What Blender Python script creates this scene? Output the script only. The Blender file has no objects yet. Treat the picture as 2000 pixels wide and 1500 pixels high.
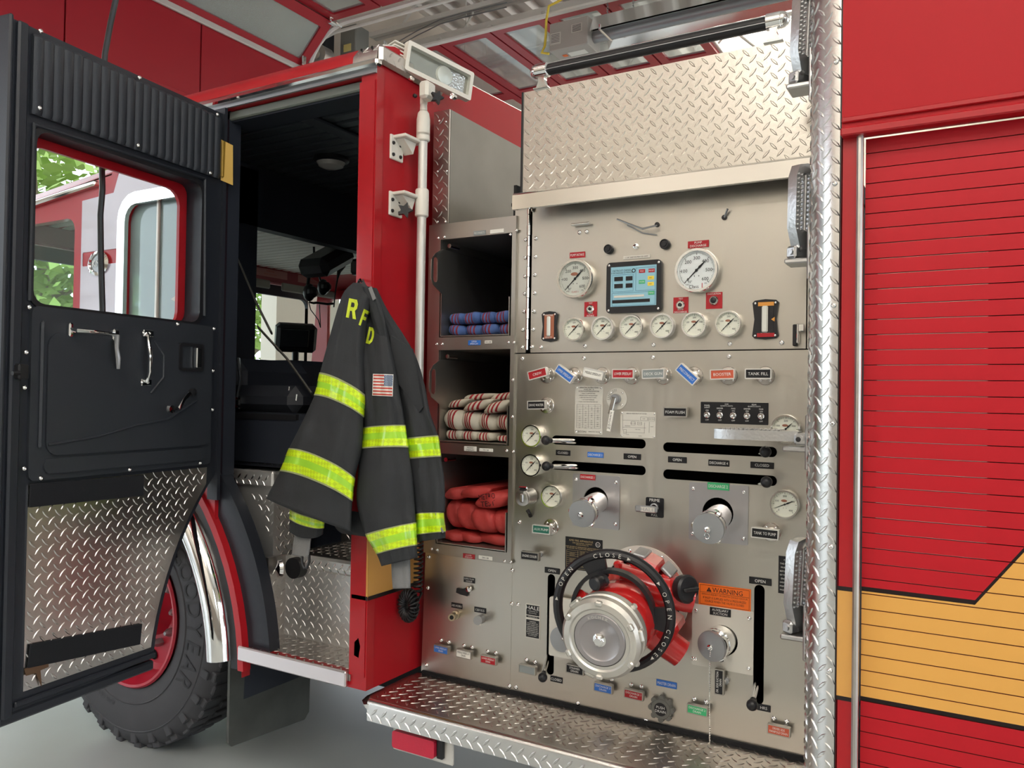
import bpy, math, random
from mathutils import Matrix, Vector, noise as NOI
from mathutils.geometry import tessellate_polygon
from mathutils.bvhtree import BVHTree
random.seed(7)
PI = math.pi
SC = bpy.context.scene
COL = SC.collection
# ------------------------------------------------------------------ camera
F = 1590.0; CX, CY = 1000.0, 750.0
AX = Vector((0.86338148, 0.00634606, -0.50451178))   # world x seen from the lens (right, down, forward)
AY = Vector((0.50430152, 0.02063039, 0.86328116))
AZ = Vector((0.01588671, -0.99976703, 0.01461157))
CAM = Vector((0, -2.15, 1.45))
right = Vector((AX[0], AY[0], AZ[0])); down = Vector((AX[1], AY[1], AZ[1])); fwd = Vector((AX[2], AY[2], AZ[2]))
cd = bpy.data.cameras.new('camera'); cam = bpy.data.objects.new('camera', cd); COL.objects.link(cam)
cd.sensor_width = 36; cd.lens = 36 * F / 2000; cd.clip_start = .05; cd.clip_end = 200
R3 = Matrix((right, -down, -fwd)).transposed()
cam.matrix_world = Matrix.Translation(CAM) @ R3.to_4x4()
SC.camera = cam
# ------------------------------------------------------------------ light
w = bpy.data.worlds.new('sky'); SC.world = w; w.use_nodes = True
bg = w.node_tree.nodes['Background']; bg.inputs[0].default_value = (.86, .93, 1, 1); bg.inputs[1].default_value = 3.6
SC.view_settings.view_transform = 'Standard'; SC.view_settings.look = 'None'
SC.view_settings.gamma = 1; SC.view_settings.use_curve_mapping = False; SC.view_settings.exposure = -0.06
def area(loc, sx, sy, power, color=(1, .93, .82), rot=(0, 0, 0)):
    l = bpy.data.lights.new('ceiling_and_added_lamp', 'AREA'); l.shape = 'RECTANGLE'; l.size = sx; l.size_y = sy; l.energy = power; l.color = color
    o = bpy.data.objects.new('ceiling_and_added_lamp', l); COL.objects.link(o); o.location = loc; o.rotation_euler = rot; return o
LAMPS = [(-3.9, -6.6), (-1.2, -6.6), (1.6, -6.6), (-3.4, -3.6), (0.2, -3.6), (3.4, -4.0), (-1.5, 8.5), (2.5, 7.3)]
for lx, ly in LAMPS: area((lx, ly, 4.97), 1.7, .5, 14 if ly > 5 else 44, (1, .95, .88)); area((lx, ly, 5.12), 1.7, .5, 170 if ly > 5 else 90, (1, .95, .88), (PI, 0, 0))  # upward lamps and the far pair are added to brighten the ceiling
# ------------------------------------------------------------------ pixel to point on a real plane
def ray(u, v):
    a, b = (u - CX) / F, (v - CY) / F
    return Vector((AX.dot((a, b, 1)), AY.dot((a, b, 1)), AZ.dot((a, b, 1))))
def PY(u, v, Y=0.0): d = ray(u, v); return CAM + d * ((Y - CAM.y) / d.y)
def PX(u, v, X): d = ray(u, v); return CAM + d * ((X - CAM.x) / d.x)
def PZ(u, v, Z): d = ray(u, v); return CAM + d * ((Z - CAM.z) / d.z)
def PP(u, v, o, n): d = ray(u, v); return CAM + d * ((o - CAM).dot(n) / d.dot(n))
# ------------------------------------------------------------------ materials
MATS = {}
def mat(name, col, metal=0, rough=.5, coat=0, emit=0, alpha=1, trans=0, noise=None, bump=None, brushed=None, spec=.5, ior=1.45):
    if name in MATS: return MATS[name]
    m = bpy.data.materials.new(name); m.use_nodes = True; nt = m.node_tree; b = nt.nodes['Principled BSDF']
    b.inputs['Base Color'].default_value = (*col, 1); b.inputs['Metallic'].default_value = metal; b.inputs['Roughness'].default_value = rough
    b.inputs['Coat Weight'].default_value = coat; b.inputs['Coat Roughness'].default_value = .06; b.inputs['Specular IOR Level'].default_value = spec
    b.inputs['Transmission Weight'].default_value = trans; b.inputs['IOR'].default_value = ior
    if emit: b.inputs['Emission Color'].default_value = (*col, 1); b.inputs['Emission Strength'].default_value = emit
    if noise or bump or brushed:
        tc = nt.nodes.new('ShaderNodeTexCoord'); mp = nt.nodes.new('ShaderNodeMapping'); nt.links.new(tc.outputs['Object'], mp.inputs[0])
        nz = nt.nodes.new('ShaderNodeTexNoise'); nt.links.new(mp.outputs[0], nz.inputs['Vector'])
    if noise:      # (scale, amount): uneven colour and gloss
        nz.inputs['Scale'].default_value = noise[0]; nz.inputs['Detail'].default_value = 5
        mx = nt.nodes.new('ShaderNodeMix'); mx.data_type = 'RGBA'
        mx.inputs[6].default_value = (*[c * (1 - noise[1]) for c in col], 1); mx.inputs[7].default_value = (*[min(1, c * (1 + noise[1])) for c in col], 1)
        nt.links.new(nz.outputs[0], mx.inputs[0]); nt.links.new(mx.outputs[2], b.inputs['Base Color'])
    if brushed:    # fine streaks
        mp.inputs['Scale'].default_value = brushed; nz.inputs['Scale'].default_value = 1; nz.inputs['Detail'].default_value = 3
        mr = nt.nodes.new('ShaderNodeMapRange'); mr.inputs[3].default_value = rough - .06; mr.inputs[4].default_value = rough + .08
        nt.links.new(nz.outputs[0], mr.inputs[0]); nt.links.new(mr.outputs[0], b.inputs['Roughness'])
        bp = nt.nodes.new('ShaderNodeBump'); bp.inputs['Strength'].default_value = .12; bp.inputs['Distance'].default_value = .0006
        nt.links.new(nz.outputs[0], bp.inputs['Height']); nt.links.new(bp.outputs[0], b.inputs['Normal'])
    if bump:       # (scale, strength)
        n2 = nt.nodes.new('ShaderNodeTexNoise'); n2.inputs['Scale'].default_value = bump[0]; n2.inputs['Detail'].default_value = 3
        nt.links.new(tc.outputs['Object'], n2.inputs['Vector'])
        bp = nt.nodes.new('ShaderNodeBump'); bp.inputs['Strength'].default_value = bump[1]; bp.inputs['Distance'].default_value = .002
        nt.links.new(n2.outputs[0], bp.inputs['Height']); nt.links.new(bp.outputs[0], b.inputs['Normal'])
    MATS[name] = m; return m
RED = mat('red_paint', (.40, .006, .012), rough=.38, coat=.2)
REDF = mat('red_slat_paint', (.52, .012, .02), rough=.42, coat=.15)
GOLD = mat('gold_stripe', (.66, .34, .085), rough=.38, coat=.2)
BLK = mat('black_stripe', (.012, .008, .008), rough=.4)
STEEL = mat('brushed_stainless', (.57, .545, .49), metal=1, rough=.33, brushed=(60, 60, 3))
STEELD = mat('dull_stainless', (.46, .44, .40), metal=1, rough=.42, brushed=(25, 25, 8))
ALU = mat('tread_plate_aluminium', (.76, .75, .73), metal=1, rough=.27, bump=(60, .15))
ALUD = mat('worn_tread_plate', (.52, .49, .46), metal=1, rough=.30, noise=(14, .2))
CHR = mat('chrome', (.86, .86, .85), metal=1, rough=.06)
POL = mat('polished_steel', (.80, .79, .76), metal=1, rough=.10)
CAST = mat('cast_aluminium', (.60, .60, .60), metal=1, rough=.34, bump=(150, .3))
SILV = mat('silver_paint', (.66, .64, .60), metal=.35, rough=.38)
GREYP = mat('grey_metal_paint', (.34, .35, .36), metal=.6, rough=.35)
BKM = mat('black_metal', (.018, .021, .028), rough=.42, bump=(260, .12))
BKP = mat('black_plastic', (.014, .014, .016), rough=.38)
BKT = mat('black_trim_vinyl', (.026, .030, .037), rough=.5, bump=(420, .18))
INT = mat('cab_lining', (.016, .020, .030), rough=.6)
INTL = mat('light_cab_lining', (.80, .78, .70), rough=.55)
RUB = mat('tyre_rubber', (.055, .055, .06), rough=.72, noise=(9, .15))
RUBL = mat('tyre_lettering', (.03, .03, .033), rough=.65)
WHITE = mat('white_paint', (.74, .72, .67), rough=.42)
CREAM = mat('dial_white', (.80, .78, .68), rough=.4)
GLASS = mat('clear_glass', (.96, 1, .99), rough=.0, trans=1, ior=1.02, spec=.9)
INK = mat('black_ink', (.01, .01, .012), rough=.5)
INKW = mat('white_ink', (.75, .75, .72), rough=.5)
INKR = mat('red_ink', (.5, .03, .03), rough=.5)
TR = mat('label_red', (.40, .012, .02), rough=.35); TB = mat('label_blue', (.035, .16, .55), rough=.35); TW = mat('label_white', (.80, .79, .73), rough=.35)
TK = mat('label_black', (.01, .01, .012), rough=.3); TG = mat('label_green', (.05, .42, .17), rough=.35); TS = mat('label_grey', (.24, .27, .27), rough=.35)
TO = mat('label_orange_red', (.55, .10, .05), rough=.35); TDG = mat('label_dark_green', (.02, .14, .10), rough=.35); ORG = mat('warning_orange', (.85, .16, .015), rough=.45)
PALE = mat('pale_plate', (.66, .64, .58), metal=.3, rough=.4)
LCD = mat('display_blue', (.28, .52, .62), rough=.3); YEL = mat('button_yellow', (.85, .65, .08), rough=.4)
HIVIS = mat('lime_reflective_tape', (.60, .95, .02), rough=.35, coat=.4, bump=(900, .3)); HIVS = mat('lime_silver_tape', (.36, .70, .04), rough=.22, coat=.6)
def tape(name, c1, c2, sc):
    m = mat(name, c1, rough=.35, coat=.4); nt = m.node_tree; tc = nt.nodes.new('ShaderNodeTexCoord'); mp = nt.nodes.new('ShaderNodeMapping'); mp.inputs['Rotation'].default_value = (0, .785, 0); ck = nt.nodes.new('ShaderNodeTexChecker')
    ck.inputs['Scale'].default_value = sc; ck.inputs[1].default_value = (*c1, 1); ck.inputs[2].default_value = (*c2, 1); mp.inputs['Scale'].default_value = (1, .001, 1)
    nt.links.new(tc.outputs['Object'], mp.inputs[0]); nt.links.new(mp.outputs[0], ck.inputs[0]); nt.links.new(ck.outputs[0], nt.nodes['Principled BSDF'].inputs['Base Color'])
    return m
HIVIS = tape('lime_diamond_tape', (.62, .86, .01), (.50, .69, .01), 105)
CLOTH = mat('black_turnout_cloth', (.026, .028, .031), rough=.85, noise=(18, .18), bump=(700, .35))
KNIT = mat('grey_knit', (.20, .20, .20), rough=.9, bump=(500, .6))
VALVE = mat('valve_red', (.50, .015, .015), rough=.22, coat=.7, bump=(35, .08))
ALUR = mat('scuffed_tread_plate', (.74, .73, .71), metal=.85, rough=.42, noise=(9, .15))
ALUW = mat('warm_tread_plate', (.60, .575, .525), metal=1, rough=.27, bump=(60, .15))
DARK = mat('dark_void', (.006, .006, .007), rough=.8)
# ------------------------------------------------------------------ mesh builder
TXT = {}
def text_geo(s):
    if s not in TXT:
        c = bpy.data.curves.new('t', 'FONT'); c.body = s; c.size = 1; c.align_x = 'CENTER'; c.align_y = 'CENTER'; c.resolution_u = 2
        o = bpy.data.objects.new('t', c); COL.objects.link(o)
        dg = bpy.context.evaluated_depsgraph_get(); me = bpy.data.meshes.new_from_object(o.evaluated_get(dg))
        vs = [v.co.copy() for v in me.vertices]; fs = [tuple(p.vertices) for p in me.polygons]
        bpy.data.objects.remove(o); bpy.data.curves.remove(c); bpy.data.meshes.remove(me)
        xs = [v.x for v in vs] or [0]; ys = [v.y for v in vs] or [0]
        cx, cy = (max(xs) + min(xs)) / 2, (max(ys) + min(ys)) / 2
        TXT[s] = ([Vector((v.x - cx, v.y - cy, 0)) for v in vs], fs, max(max(xs) - min(xs), 1e-6), max(max(ys) - min(ys), 1e-6))
    return TXT[s]
class MB:
    def __init__(s): s.v = []; s.f = []; s.m = []
    def add(s, vs, fs, m=0, M=None):
        b = len(s.v); s.v += [(M @ Vector(v)) if M else Vector(v) for v in vs]
        s.f += [tuple(i + b for i in f) for f in fs]; s.m += [m] * len(fs); return s
    def box(s, c, d, r=0, m=0, M=None):
        c = Vector(c); h = [abs(x) / 2 for x in d]
        if r <= 0:
            vs = [(c.x + i * h[0], c.y + j * h[1], c.z + k * h[2]) for i in (-1, 1) for j in (-1, 1) for k in (-1, 1)]
            return s.add(vs, [(0, 1, 3, 2), (4, 6, 7, 5), (0, 4, 5, 1), (2, 3, 7, 6), (0, 2, 6, 4), (1, 5, 7, 3)], m, M)
        r = min(r, *[x * .99 for x in h]); vs = []; idx = {}
        for i in (-1, 1):
            for j in (-1, 1):
                for k in (-1, 1):
                    for a in range(3):
                        p = [i * (h[0] - (r if a != 0 else 0)), j * (h[1] - (r if a != 1 else 0)), k * (h[2] - (r if a != 2 else 0))]
                        idx[(i, j, k, a)] = len(vs); vs.append((c.x + p[0], c.y + p[1], c.z + p[2]))
        fs = []
        I = lambda t, a: idx[(*t, a)]
        for a in range(3):
            for sg in (-1, 1):
                q = []
                for (p, r2) in ((-1, -1), (1, -1), (1, 1), (-1, 1)):
                    t = [0, 0, 0]; t[a] = sg; t[(a + 1) % 3] = p; t[(a + 2) % 3] = r2; q.append(I(t, a))
                fs.append(tuple(q if sg > 0 else q[::-1]))
            b_, c_ = (a + 1) % 3, (a + 2) % 3     # edges along axis a
            for p in (-1, 1):
                for q_ in (-1, 1):
                    t0 = [0, 0, 0]; t1 = [0, 0, 0]; t0[a] = -1; t1[a] = 1
                    for t in (t0, t1): t[b_] = p; t[c_] = q_
                    q = (I(t0, b_), I(t1, b_), I(t1, c_), I(t0, c_)); fs.append(q if p * q_ < 0 else q[::-1])
        for i in (-1, 1):
            for j in (-1, 1):
                for k in (-1, 1):
                    q = (I((i, j, k), 0), I((i, j, k), 1), I((i, j, k), 2)); fs.append(q if i * j * k > 0 else q[::-1])
        return s.add(vs, fs, m, M)
    def tube(s, pts, r, n=8, m=0, closed=False, M=None, cap=True, flat=1.0):
        pts = [Vector(p) for p in pts]; k = len(pts); rs = r if isinstance(r, (list, tuple)) else [r] * k
        vs = []; up = None
        for i in range(k):
            a = pts[i - 1] if (i or closed) else pts[i]; b = pts[(i + 1) % k] if (i < k - 1 or closed) else pts[i]
            t = (b - a).normalized()
            if up is None: up = t.orthogonal().normalized()
            up = (up - t * up.dot(t)); up = up.normalized() if up.length > 1e-6 else t.orthogonal().normalized()
            sd = t.cross(up)
            vs += [pts[i] + (up * math.cos(2 * PI * j / n) * flat + sd * math.sin(2 * PI * j / n)) * rs[i] for j in range(n)]
        fs = []
        for i in range(k if closed else k - 1):
            for j in range(n):
                a, b = i * n + j, i * n + (j + 1) % n; c, d = ((i + 1) % k) * n + (j + 1) % n, ((i + 1) % k) * n + j; fs.append((a, b, c, d))
        if cap and not closed: fs += [tuple(range(n))[::-1], tuple((k - 1) * n + j for j in range(n))]
        return s.add(vs, fs, m, M)
    def cyl(s, p0, p1, r0, r1=None, n=16, m=0, M=None): return s.tube([p0, p1], [r0, r0 if r1 is None else r1], n, m, M=M)
    def lathe(s, prof, n=24, m=0, M=None, cap=False):      # (r,h) about local z, outline seen from +z side
        vs = []; k = len(prof)
        for (r, h) in prof: vs += [(max(r, 1e-5) * math.cos(2 * PI * j / n), max(r, 1e-5) * math.sin(2 * PI * j / n), h) for j in range(n)]
        fs = [(i * n + j, i * n + (j + 1) % n, (i + 1) * n + (j + 1) % n, (i + 1) * n + j) for i in range(k - 1) for j in range(n)]
        if cap and prof[-1][0] > 1e-4: fs.append(tuple((k - 1) * n + j for j in range(n)))
        if cap and prof[0][0] > 1e-4: fs.append(tuple(range(n))[::-1])
        return s.add(vs, fs, m, M)
    def ball(s, c, r, n=12, m=0, M=None, sc=(1, 1, 1)):
        T = Matrix.Translation(c) @ Matrix.Diagonal((*sc, 1)); T = M @ T if M else T
        return s.lathe([(r * math.sin(PI * i / (n // 2)), -r * math.cos(PI * i / (n // 2))) for i in range(n // 2 + 1)], n, m, T)
    def prism(s, poly, z0, z1, m=0, M=None, holes=(), mside=None):
        loops = [list(poly)] + [list(h) for h in holes]; flat = [p for l in loops for p in l]; N = len(flat)
        tris = tessellate_polygon([[Vector((p[0], p[1], 0)) for p in l] for l in loops])
        vs = [(p[0], p[1], z0) for p in flat] + [(p[0], p[1], z1) for p in flat]; top = []; bot = []
        for t in tris:
            a, b, c = (Vector(flat[i]) for i in t); cr = (b[0] - a[0]) * (c[1] - a[1]) - (b[1] - a[1]) * (c[0] - a[0])
            t = t if cr > 0 else t[::-1]; top.append(tuple(i + N for i in t)); bot.append(tuple(t[::-1]))
        side = []; o = 0
        for li, l in enumerate(loops):
            ar = sum(l[i - 1][0] * l[i][1] - l[i][0] * l[i - 1][1] for i in range(len(l)))
            for i in range(len(l)):
                a, b = o + i, o + (i + 1) % len(l); q = (a, b, b + N, a + N)
                side.append(q if (ar > 0) == (li == 0) else q[::-1])
            o += len(l)
        s.add(vs, top + bot, m, M); return s.add(vs, side, m if mside is None else mside, M)
    def text(s, t, x, y, h, z, m=0, M=None, maxw=None, rot=0, sx=1):
        vs, fs, W, H = text_geo(t); n = t.count('\n') + 1; k = h * n * (1.25 if n > 1 else 1) / H; kx = k * sx
        if maxw and W * kx > maxw: kx = maxw / W
        T = Matrix.Translation((x, y, z)) @ Matrix.Rotation(rot, 4, 'Z') @ Matrix.Diagonal((kx, k, 1, 1)); return s.add(vs, fs, m, M @ T if M else T)
    def loz(s, fn, w, h, p=.0285, L=.0145, W=.0042, H=.0017, m=0, clip=None, off=(.5, .5)):
        # raised tread lozenges laid on a surface fn(s,t)->(point, ds, dt, normal)
        c = p * .69; ni = int(w / c); o_ = (w - (ni - 1) * c) / 2
        for i in range(ni):
            a = o_ + i * c; sg = 1 if i % 2 else -1; b = c * (.7 + (i % 2))
            while b < h - c * .35:
                if clip and not clip(a, b): b += 2 * c; continue
                P, U, V, N = fn(a, b); ca, sa = math.cos(.82), math.sin(.82) * sg
                e = U * ca + V * sa; g = N.cross(e); vs = []
                for k, z in ((1, -.0002), (.5, H)):
                    for (q, r) in ((-1, 0), (-.4, -.85), (.4, -.85), (1, 0), (.4, .85), (-.4, .85)): vs.append(P + e * (q * L * (k if k == 1 else .72)) + g * (r * W * k) + N * z)
                s.add(vs, [(k, (k + 1) % 6, 6 + (k + 1) % 6, 6 + k) for k in range(6)] + [(6, 7, 8, 9, 10, 11)], m); b += 2 * c
        return s
    def build(s, name, mats, parent=None, M=None, angle=.6, kind=None):
        me = bpy.data.meshes.new(name); me.from_pydata([tuple(v) for v in s.v], [], s.f)
        mats = mats if isinstance(mats, (list, tuple)) else [mats]
        for m in mats: me.materials.append(m)
        me.polygons.foreach_set('material_index', s.m); me.polygons.foreach_set('use_smooth', [True] * len(s.f))
        me.update(); me.set_sharp_from_angle(angle=angle)
        return link(name, me, parent, M if M is not None else Matrix.Identity(4), kind)
WM = {}
def link(name, data, parent=None, M=None, kind=None):
    o = bpy.data.objects.new(name, data); COL.objects.link(o)
    PM = WM[parent.name] if parent else Matrix.Identity(4); M = M if M is not None else PM
    WM[o.name] = M.copy(); o.parent = parent; o.matrix_local = PM.inverted() @ M if parent else M
    if kind: o['kind'] = kind
    return o
def thing(name, label, cat, loc=(0, 0, 0), group=None, M=None):
    o = link(name, None, None, M or Matrix.Translation(loc)); o['label'] = label; o['category'] = cat
    if group: o['group'] = group
    return o
def tag(o, label, cat, group=None):
    o['label'] = label; o['category'] = cat
    if group: o['group'] = group
    return o
def lab(o, label): o['label'] = label; return o
I4 = Matrix.Identity(4)
def FM(p, a=0, Y=None):            # frame on a wall facing the camera side: x right, y up, z outwards (-y)
    p = Vector(p); c, s = math.cos(a), math.sin(a)
    return Matrix(((c, -s, 0, p.x), (0, 0, -1, p.y if Y is None else Y), (s, c, 0, p.z), (0, 0, 0, 1)))
def plane_fn(O, U, V):
    O, U, V = Vector(O), Vector(U).normalized(), Vector(V).normalized(); N = U.cross(V); return lambda a, b: (O + U * a + V * b, U, V, N)
def rrect(x0, y0, x1, y1, r, n=4):
    out = []
    for (cx, cy, a) in ((x1 - r, y1 - r, 0), (x0 + r, y1 - r, PI / 2), (x0 + r, y0 + r, PI), (x1 - r, y0 + r, 3 * PI / 2)):
        out += [(cx + r * math.cos(a + PI / 2 * i / n), cy + r * math.sin(a + PI / 2 * i / n)) for i in range(n + 1)]
    return out
def circ(cx, cy, r, n=28): return [(cx + r * math.cos(2 * PI * i / n), cy + r * math.sin(2 * PI * i / n)) for i in range(n)]
def arc(cx, cy, r, a0, a1, n=12): return [(cx + r * math.cos(a0 + (a1 - a0) * i / n), cy + r * math.sin(a0 + (a1 - a0) * i / n)) for i in range(n + 1)]
XZ = Matrix(((1, 0, 0, 0), (0, 0, -1, 0), (0, 1, 0, 0), (0, 0, 0, 1)))     # prism drawn in x,z; extrusion value = -y
YZ = Matrix(((0, 0, 1, 0), (1, 0, 0, 0), (0, 1, 0, 0), (0, 0, 0, 1)))      # prism drawn in y,z; extrusion value = x
# ================================================================== THE BUILDING
def struct(name, mb, m, parent=None, M=None):
    o = mb.build(name, m, parent, M)
    if not parent: o['kind'] = 'structure'
    return o
FLOOR = mat('grey_floor_coating', (.40, .43, .42), rough=.28, noise=(3, .10), bump=(30, .05))
WALLM = mat('beige_wall_paint', (.62, .56, .48), rough=.6, noise=(2, .06))
DECK = mat('white_roof_deck', (.80, .77, .73), rough=.5)
DOORR = mat('garage_door_red', (.36, .014, .024), rough=.35)
TIE = mat('asphalt', (.30, .30, .29), rough=.9, noise=(8, .2)); GRS = mat('grass', (.12, .24, .04), rough=.9, noise=(5, .4))
struct('floor', MB().box((1.75, 1, -.05), (14.9, 18.2, .1)), FLOOR)
struct('trim_1', MB().box((-15.7, 1, -.06), (20, 60, .08)), TIE)
doors = [(-6.4, -1.9), (-1.15, 3.3), (4.15, 8.6)]
out = [(-8, 0)]
for a, b in doors: out += [(a, 0), (a, 3.75), (b, 3.75), (b, 0)]
out += [(10, 0), (10, 5.9), (-8, 5.9)]
struct('wall_front', MB().prism(out, -5.95, -5.75, 0, YZ), WALLM)
out2 = [(-8, 0)]
for a, b in doors: out2 += [(a, 0), (a, 4.2), (b, 4.2), (b, 0)]
struct('wall_rear', MB().prism(out2 + [(10, 0), (10, 5.9), (-8, 5.9)], 9.0, 9.2, 0, YZ), WALLM)
struct('wall_right', MB().prism([(-5.95, 0), (9.2, 0), (9.2, 5.9), (-5.95, 5.9)], 8.0, 8.2, 0, XZ,
       holes=[rrect(5.2, 2.9, 7.6, 4.4, .02, 1)]), mat('cream_block_wall', (.52, .49, .44), rough=.7))
struct('added_dark_band_right', MB().box((1.6, -7.985, .95), (15, .03, 1.9)), mat('added_brown_band', (.20, .17, .14), rough=.6))  # unseen dark band, added so the lower pump panel reflects brown
struct('wall_left', MB().box((1.6, 10.1, 2.95), (15.1, .2, 5.9)), WALLM)
deck = MB(); x = -5.95; pts = []
while x < 9.2: pts += [(x, 5.90), (x + .05, 5.97), (x + .13, 5.97), (x + .18, 5.90)]; x += .28
deck.add([(px, -8.2, pz) for px, pz in pts] + [(px, 10.2, pz) for px, pz in pts], [(i, i + len(pts), i + len(pts) + 1, i + 1) for i in range(len(pts) - 1)])
struct('ceiling', deck, DECK)
# roof trusses running over the truck lengthwise
for i, ty in enumerate((-5.2, -2.0, 4.6, 7.4)):
    t = MB()
    for z in (5.3, 5.84): t.box((1.6, ty - .035, z), (15, .05, .05)); t.box((1.6, ty + .035, z), (15, .05, .05))
    o = struct('trim_%d' % (i + 2), t, WHITE)
    x = -5.4; s = 0
    while x < 8.6:
        a, b = ((x, ty, 5.3), (x + .55, ty, 5.84)) if s % 2 == 0 else ((x, ty, 5.84), (x + .55, ty, 5.3))
        MB().tube([a, b], .016, 6).build('web_bar', WHITE, o); x += .55; s += 1
def garage_door(n, y0, y1):
    d = link('door_%d' % n, None, None, Matrix.Translation((-5.5, (y0 + y1) / 2, 4.0))); d['kind'] = 'structure'
    W = y1 - y0; k = 4; pw = W / k
    for i in range(k + 1):      # solid bottom section: four boards
        if i < k: MB().box((-5.5, y0 + pw * (i + .5), 4.11), (.04, pw - .012, .62), .004).build('board', DOORR, d)
    MB().box((-5.53, (y0 + y1) / 2, 4.11), (.02, W, .60)).box((-5.51, (y0 + y1) / 2, 3.785), (.05, W, .03)).build('backing', DOORR, d)
    def section(p0, p1):        # a glazed section between two joints (x,z)
        a, b = Vector((p0[0], 0, p0[1])), Vector((p1[0], 0, p1[1])); e = (b - a).normalized(); L = (b - a).length; nrm = Vector((0, 1, 0)).cross(e)
        M = Matrix(((0, e.x, nrm.x, a.x), (1, 0, 0, y0), (0, e.z, nrm.z, a.z), (0, 0, 0, 1)))
        if M.to_3x3().determinant() < 0: M = Matrix(((0, e.x, -nrm.x, a.x), (1, 0, 0, y0), (0, e.z, -nrm.z, a.z), (0, 0, 0, 1)))
        hs = [rrect(W / 3 * i + .09, .09, W / 3 * (i + 1) - .09, L - .09, .01, 1) for i in range(3)]
        MB().prism([(0, .004), (W, .004), (W, L - .004), (0, L - .004)], -.02, .02, 0, M, holes=hs).build('section_frame', DOORR, d)
        for h in hs:
            xs = [q[0] for q in h]; ys = [q[1] for q in h]
            MB().box(((min(xs) + max(xs)) / 2, (min(ys) + max(ys)) / 2, 0), (max(xs) - min(xs), max(ys) - min(ys), .006), 0, 0, M).build('pane', mat('door_glass', (.72, .78, .76), rough=.04, alpha=1, trans=.75, ior=1.45), d)
        MB().box((W / 2, L, -.035), (W, .05, .03), .006, 0, M).build('strut', SILV, d)
    section((-5.49, 4.43), (-5.12, 4.80)); x = -5.12
    for i in range(5): section((x, 4.82), (x + .56, 4.82)); x += .57
    MB().box((-5.46, (y0 + y1) / 2, 4.42), (.03, W, .05), .006).build('strut', SILV, d)
    for yy in (y0 - .05, y1 + .05):
        pts = [(-5.46, 2.4), (-5.46, 4.1)] + arc(-5.0, 4.33, .46, PI, PI / 2, 8) + [(-2.0, 4.79)]
        MB().tube([(p[0], yy, p[1]) for p in pts], .022, 6).build('track', WHITE, d)
        for hx, hz in ((-5.44, 4.42), (-5.12, 4.78)):
            h = MB().box((hx + .03, yy - .08 * (1 if yy > y0 else -1), hz), (.05, .1, .06), .01).cyl((hx + .04, yy - .06, hz), (hx + .04, yy + .02, hz), .02)
            h.box((hx + .05, yy - .12, hz + .05), (.02, .05, .09), .008).build('roller_hinge', CHR, d)
    return d
garage_door(1, *doors[1]); garage_door(2, *doors[2]); garage_door(3, *doors[0])
# electrical box and opener motor by the door corner
t = thing('electrical_box', 'grey electrical control box on the wall beside the raised red door', 'electrical box', (-5.3, 3.75, 4.5))
MB().box((-5.35, 3.86, 4.75), (.2, .2, .5), .01, 0).build('housing', mat('box_grey', (.20, .20, .18), rough=.5), t)
MB().box((-5.35, 3.757, 4.78), (.09, .006, .07)).text('DANGER', 0, 0, .015, .004, 0, FM((-5.35, 3.753, 4.78))).build('notice', mat('yellow_notice', (.8, .66, .25)), t)
MB().box((-5.5, 3.62, 4.72), (.1, .14, .36), .01).build('bracket', BKP, t)
t = thing('door_opener', 'round metal opener motor and spring drum at the door corner', 'motor', (-5.45, 3.5, 4.5))
MB().cyl((-5.45, 3.46, 4.62), (-5.45, 3.58, 4.62), .1, .1, 20).build('drum', CAST, t)
MB().tube([(-5.45, 3.45 + .004 * math.cos(a), 4.62) for a in (0, 1)], .04).build('hub', CHR, t)
# lights and heater under the roof
def strip(loc, L, label, nm='strip_light'):
    t = thing(nm, label, 'light', loc, 'strip lights under the roof'); x, y, z = loc
    MB().box((x, y, z + .03), (L, .14, .06), .008).build('housing', WHITE, t)
    MB().prism([(-.12, .0), (.12, 0), (.075, .035), (-.075, .035)], x - L / 2, x + L / 2, 0, Matrix.Translation((0, y, z - .005)) @ YZ).build('reflector', WHITE, t)
    for s in (-1, 1): MB().cyl((x - L / 2 + .03, y + s * .05, z - .018), (x + L / 2 - .03, y + s * .05, z - .018), .014, .014, 10).build('fluorescent_tube', mat('tube_glass', (.8, .8, .78), rough=.25), t)
    for s in (-.8, .8): MB().tube([(x + s * L / 2, y, z + .06), (x + s * L / 2, y, 5.3)], .006, 6).build('hanger', WHITE, t)
    return t
strip((-3.55, 5.0, 4.92), 2.5, 'unlit white strip light hanging beside the heater box')
for i, (lx, ly) in enumerate(LAMPS):  # last two fixtures are unseen, added to brighten the far ceiling
    t = thing('ceiling_fixture', 'lit fluorescent ceiling fixture, %s' % ('front bay, far row behind the photographer', 'middle of the far row behind the photographer', 'rear of the far row behind the photographer', 'front bay, near row behind the photographer', 'middle of the near row behind the photographer', 'rear of the near row behind the photographer', 'added out of view to brighten the roof, beyond the engine towards the front', 'added out of view to brighten the roof, beyond the engine towards the rear')[i], 'light', (lx, ly, 5.05), 'lit ceiling fixtures')
    MB().box((lx, ly, 5.05), (1.8, .6, .1), .01).build('housing', WHITE, t)
    MB().box((lx, ly, 4.994), (1.7, .5, .006)).build('diffuser', mat('lit_diffuser', (1, .93, .8), emit=3), t)
t = thing('long_door_rail', 'long cream steel rail hung lengthwise under the roof deck', 'rail', (-2, 4.54, 5.0))
MB().box((-1.2, 4.54, 5.03), (8.4, .012, .16)).box((-1.2, 4.50, 4.95), (8.4, .09, .012)).build('angle_beam', WHITE, t)
t = thing('radiant_heater', 'long radiant tube heater with a grey burner box hung on chains', 'heater', (-2.8, 4.1, 4.5))
MB().box((-3.08, 4.1, 4.52), (.36, .26, .24), .006).build('burner_box', mat('burner_grey', (.42, .39, .35), rough=.45), t)
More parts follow.
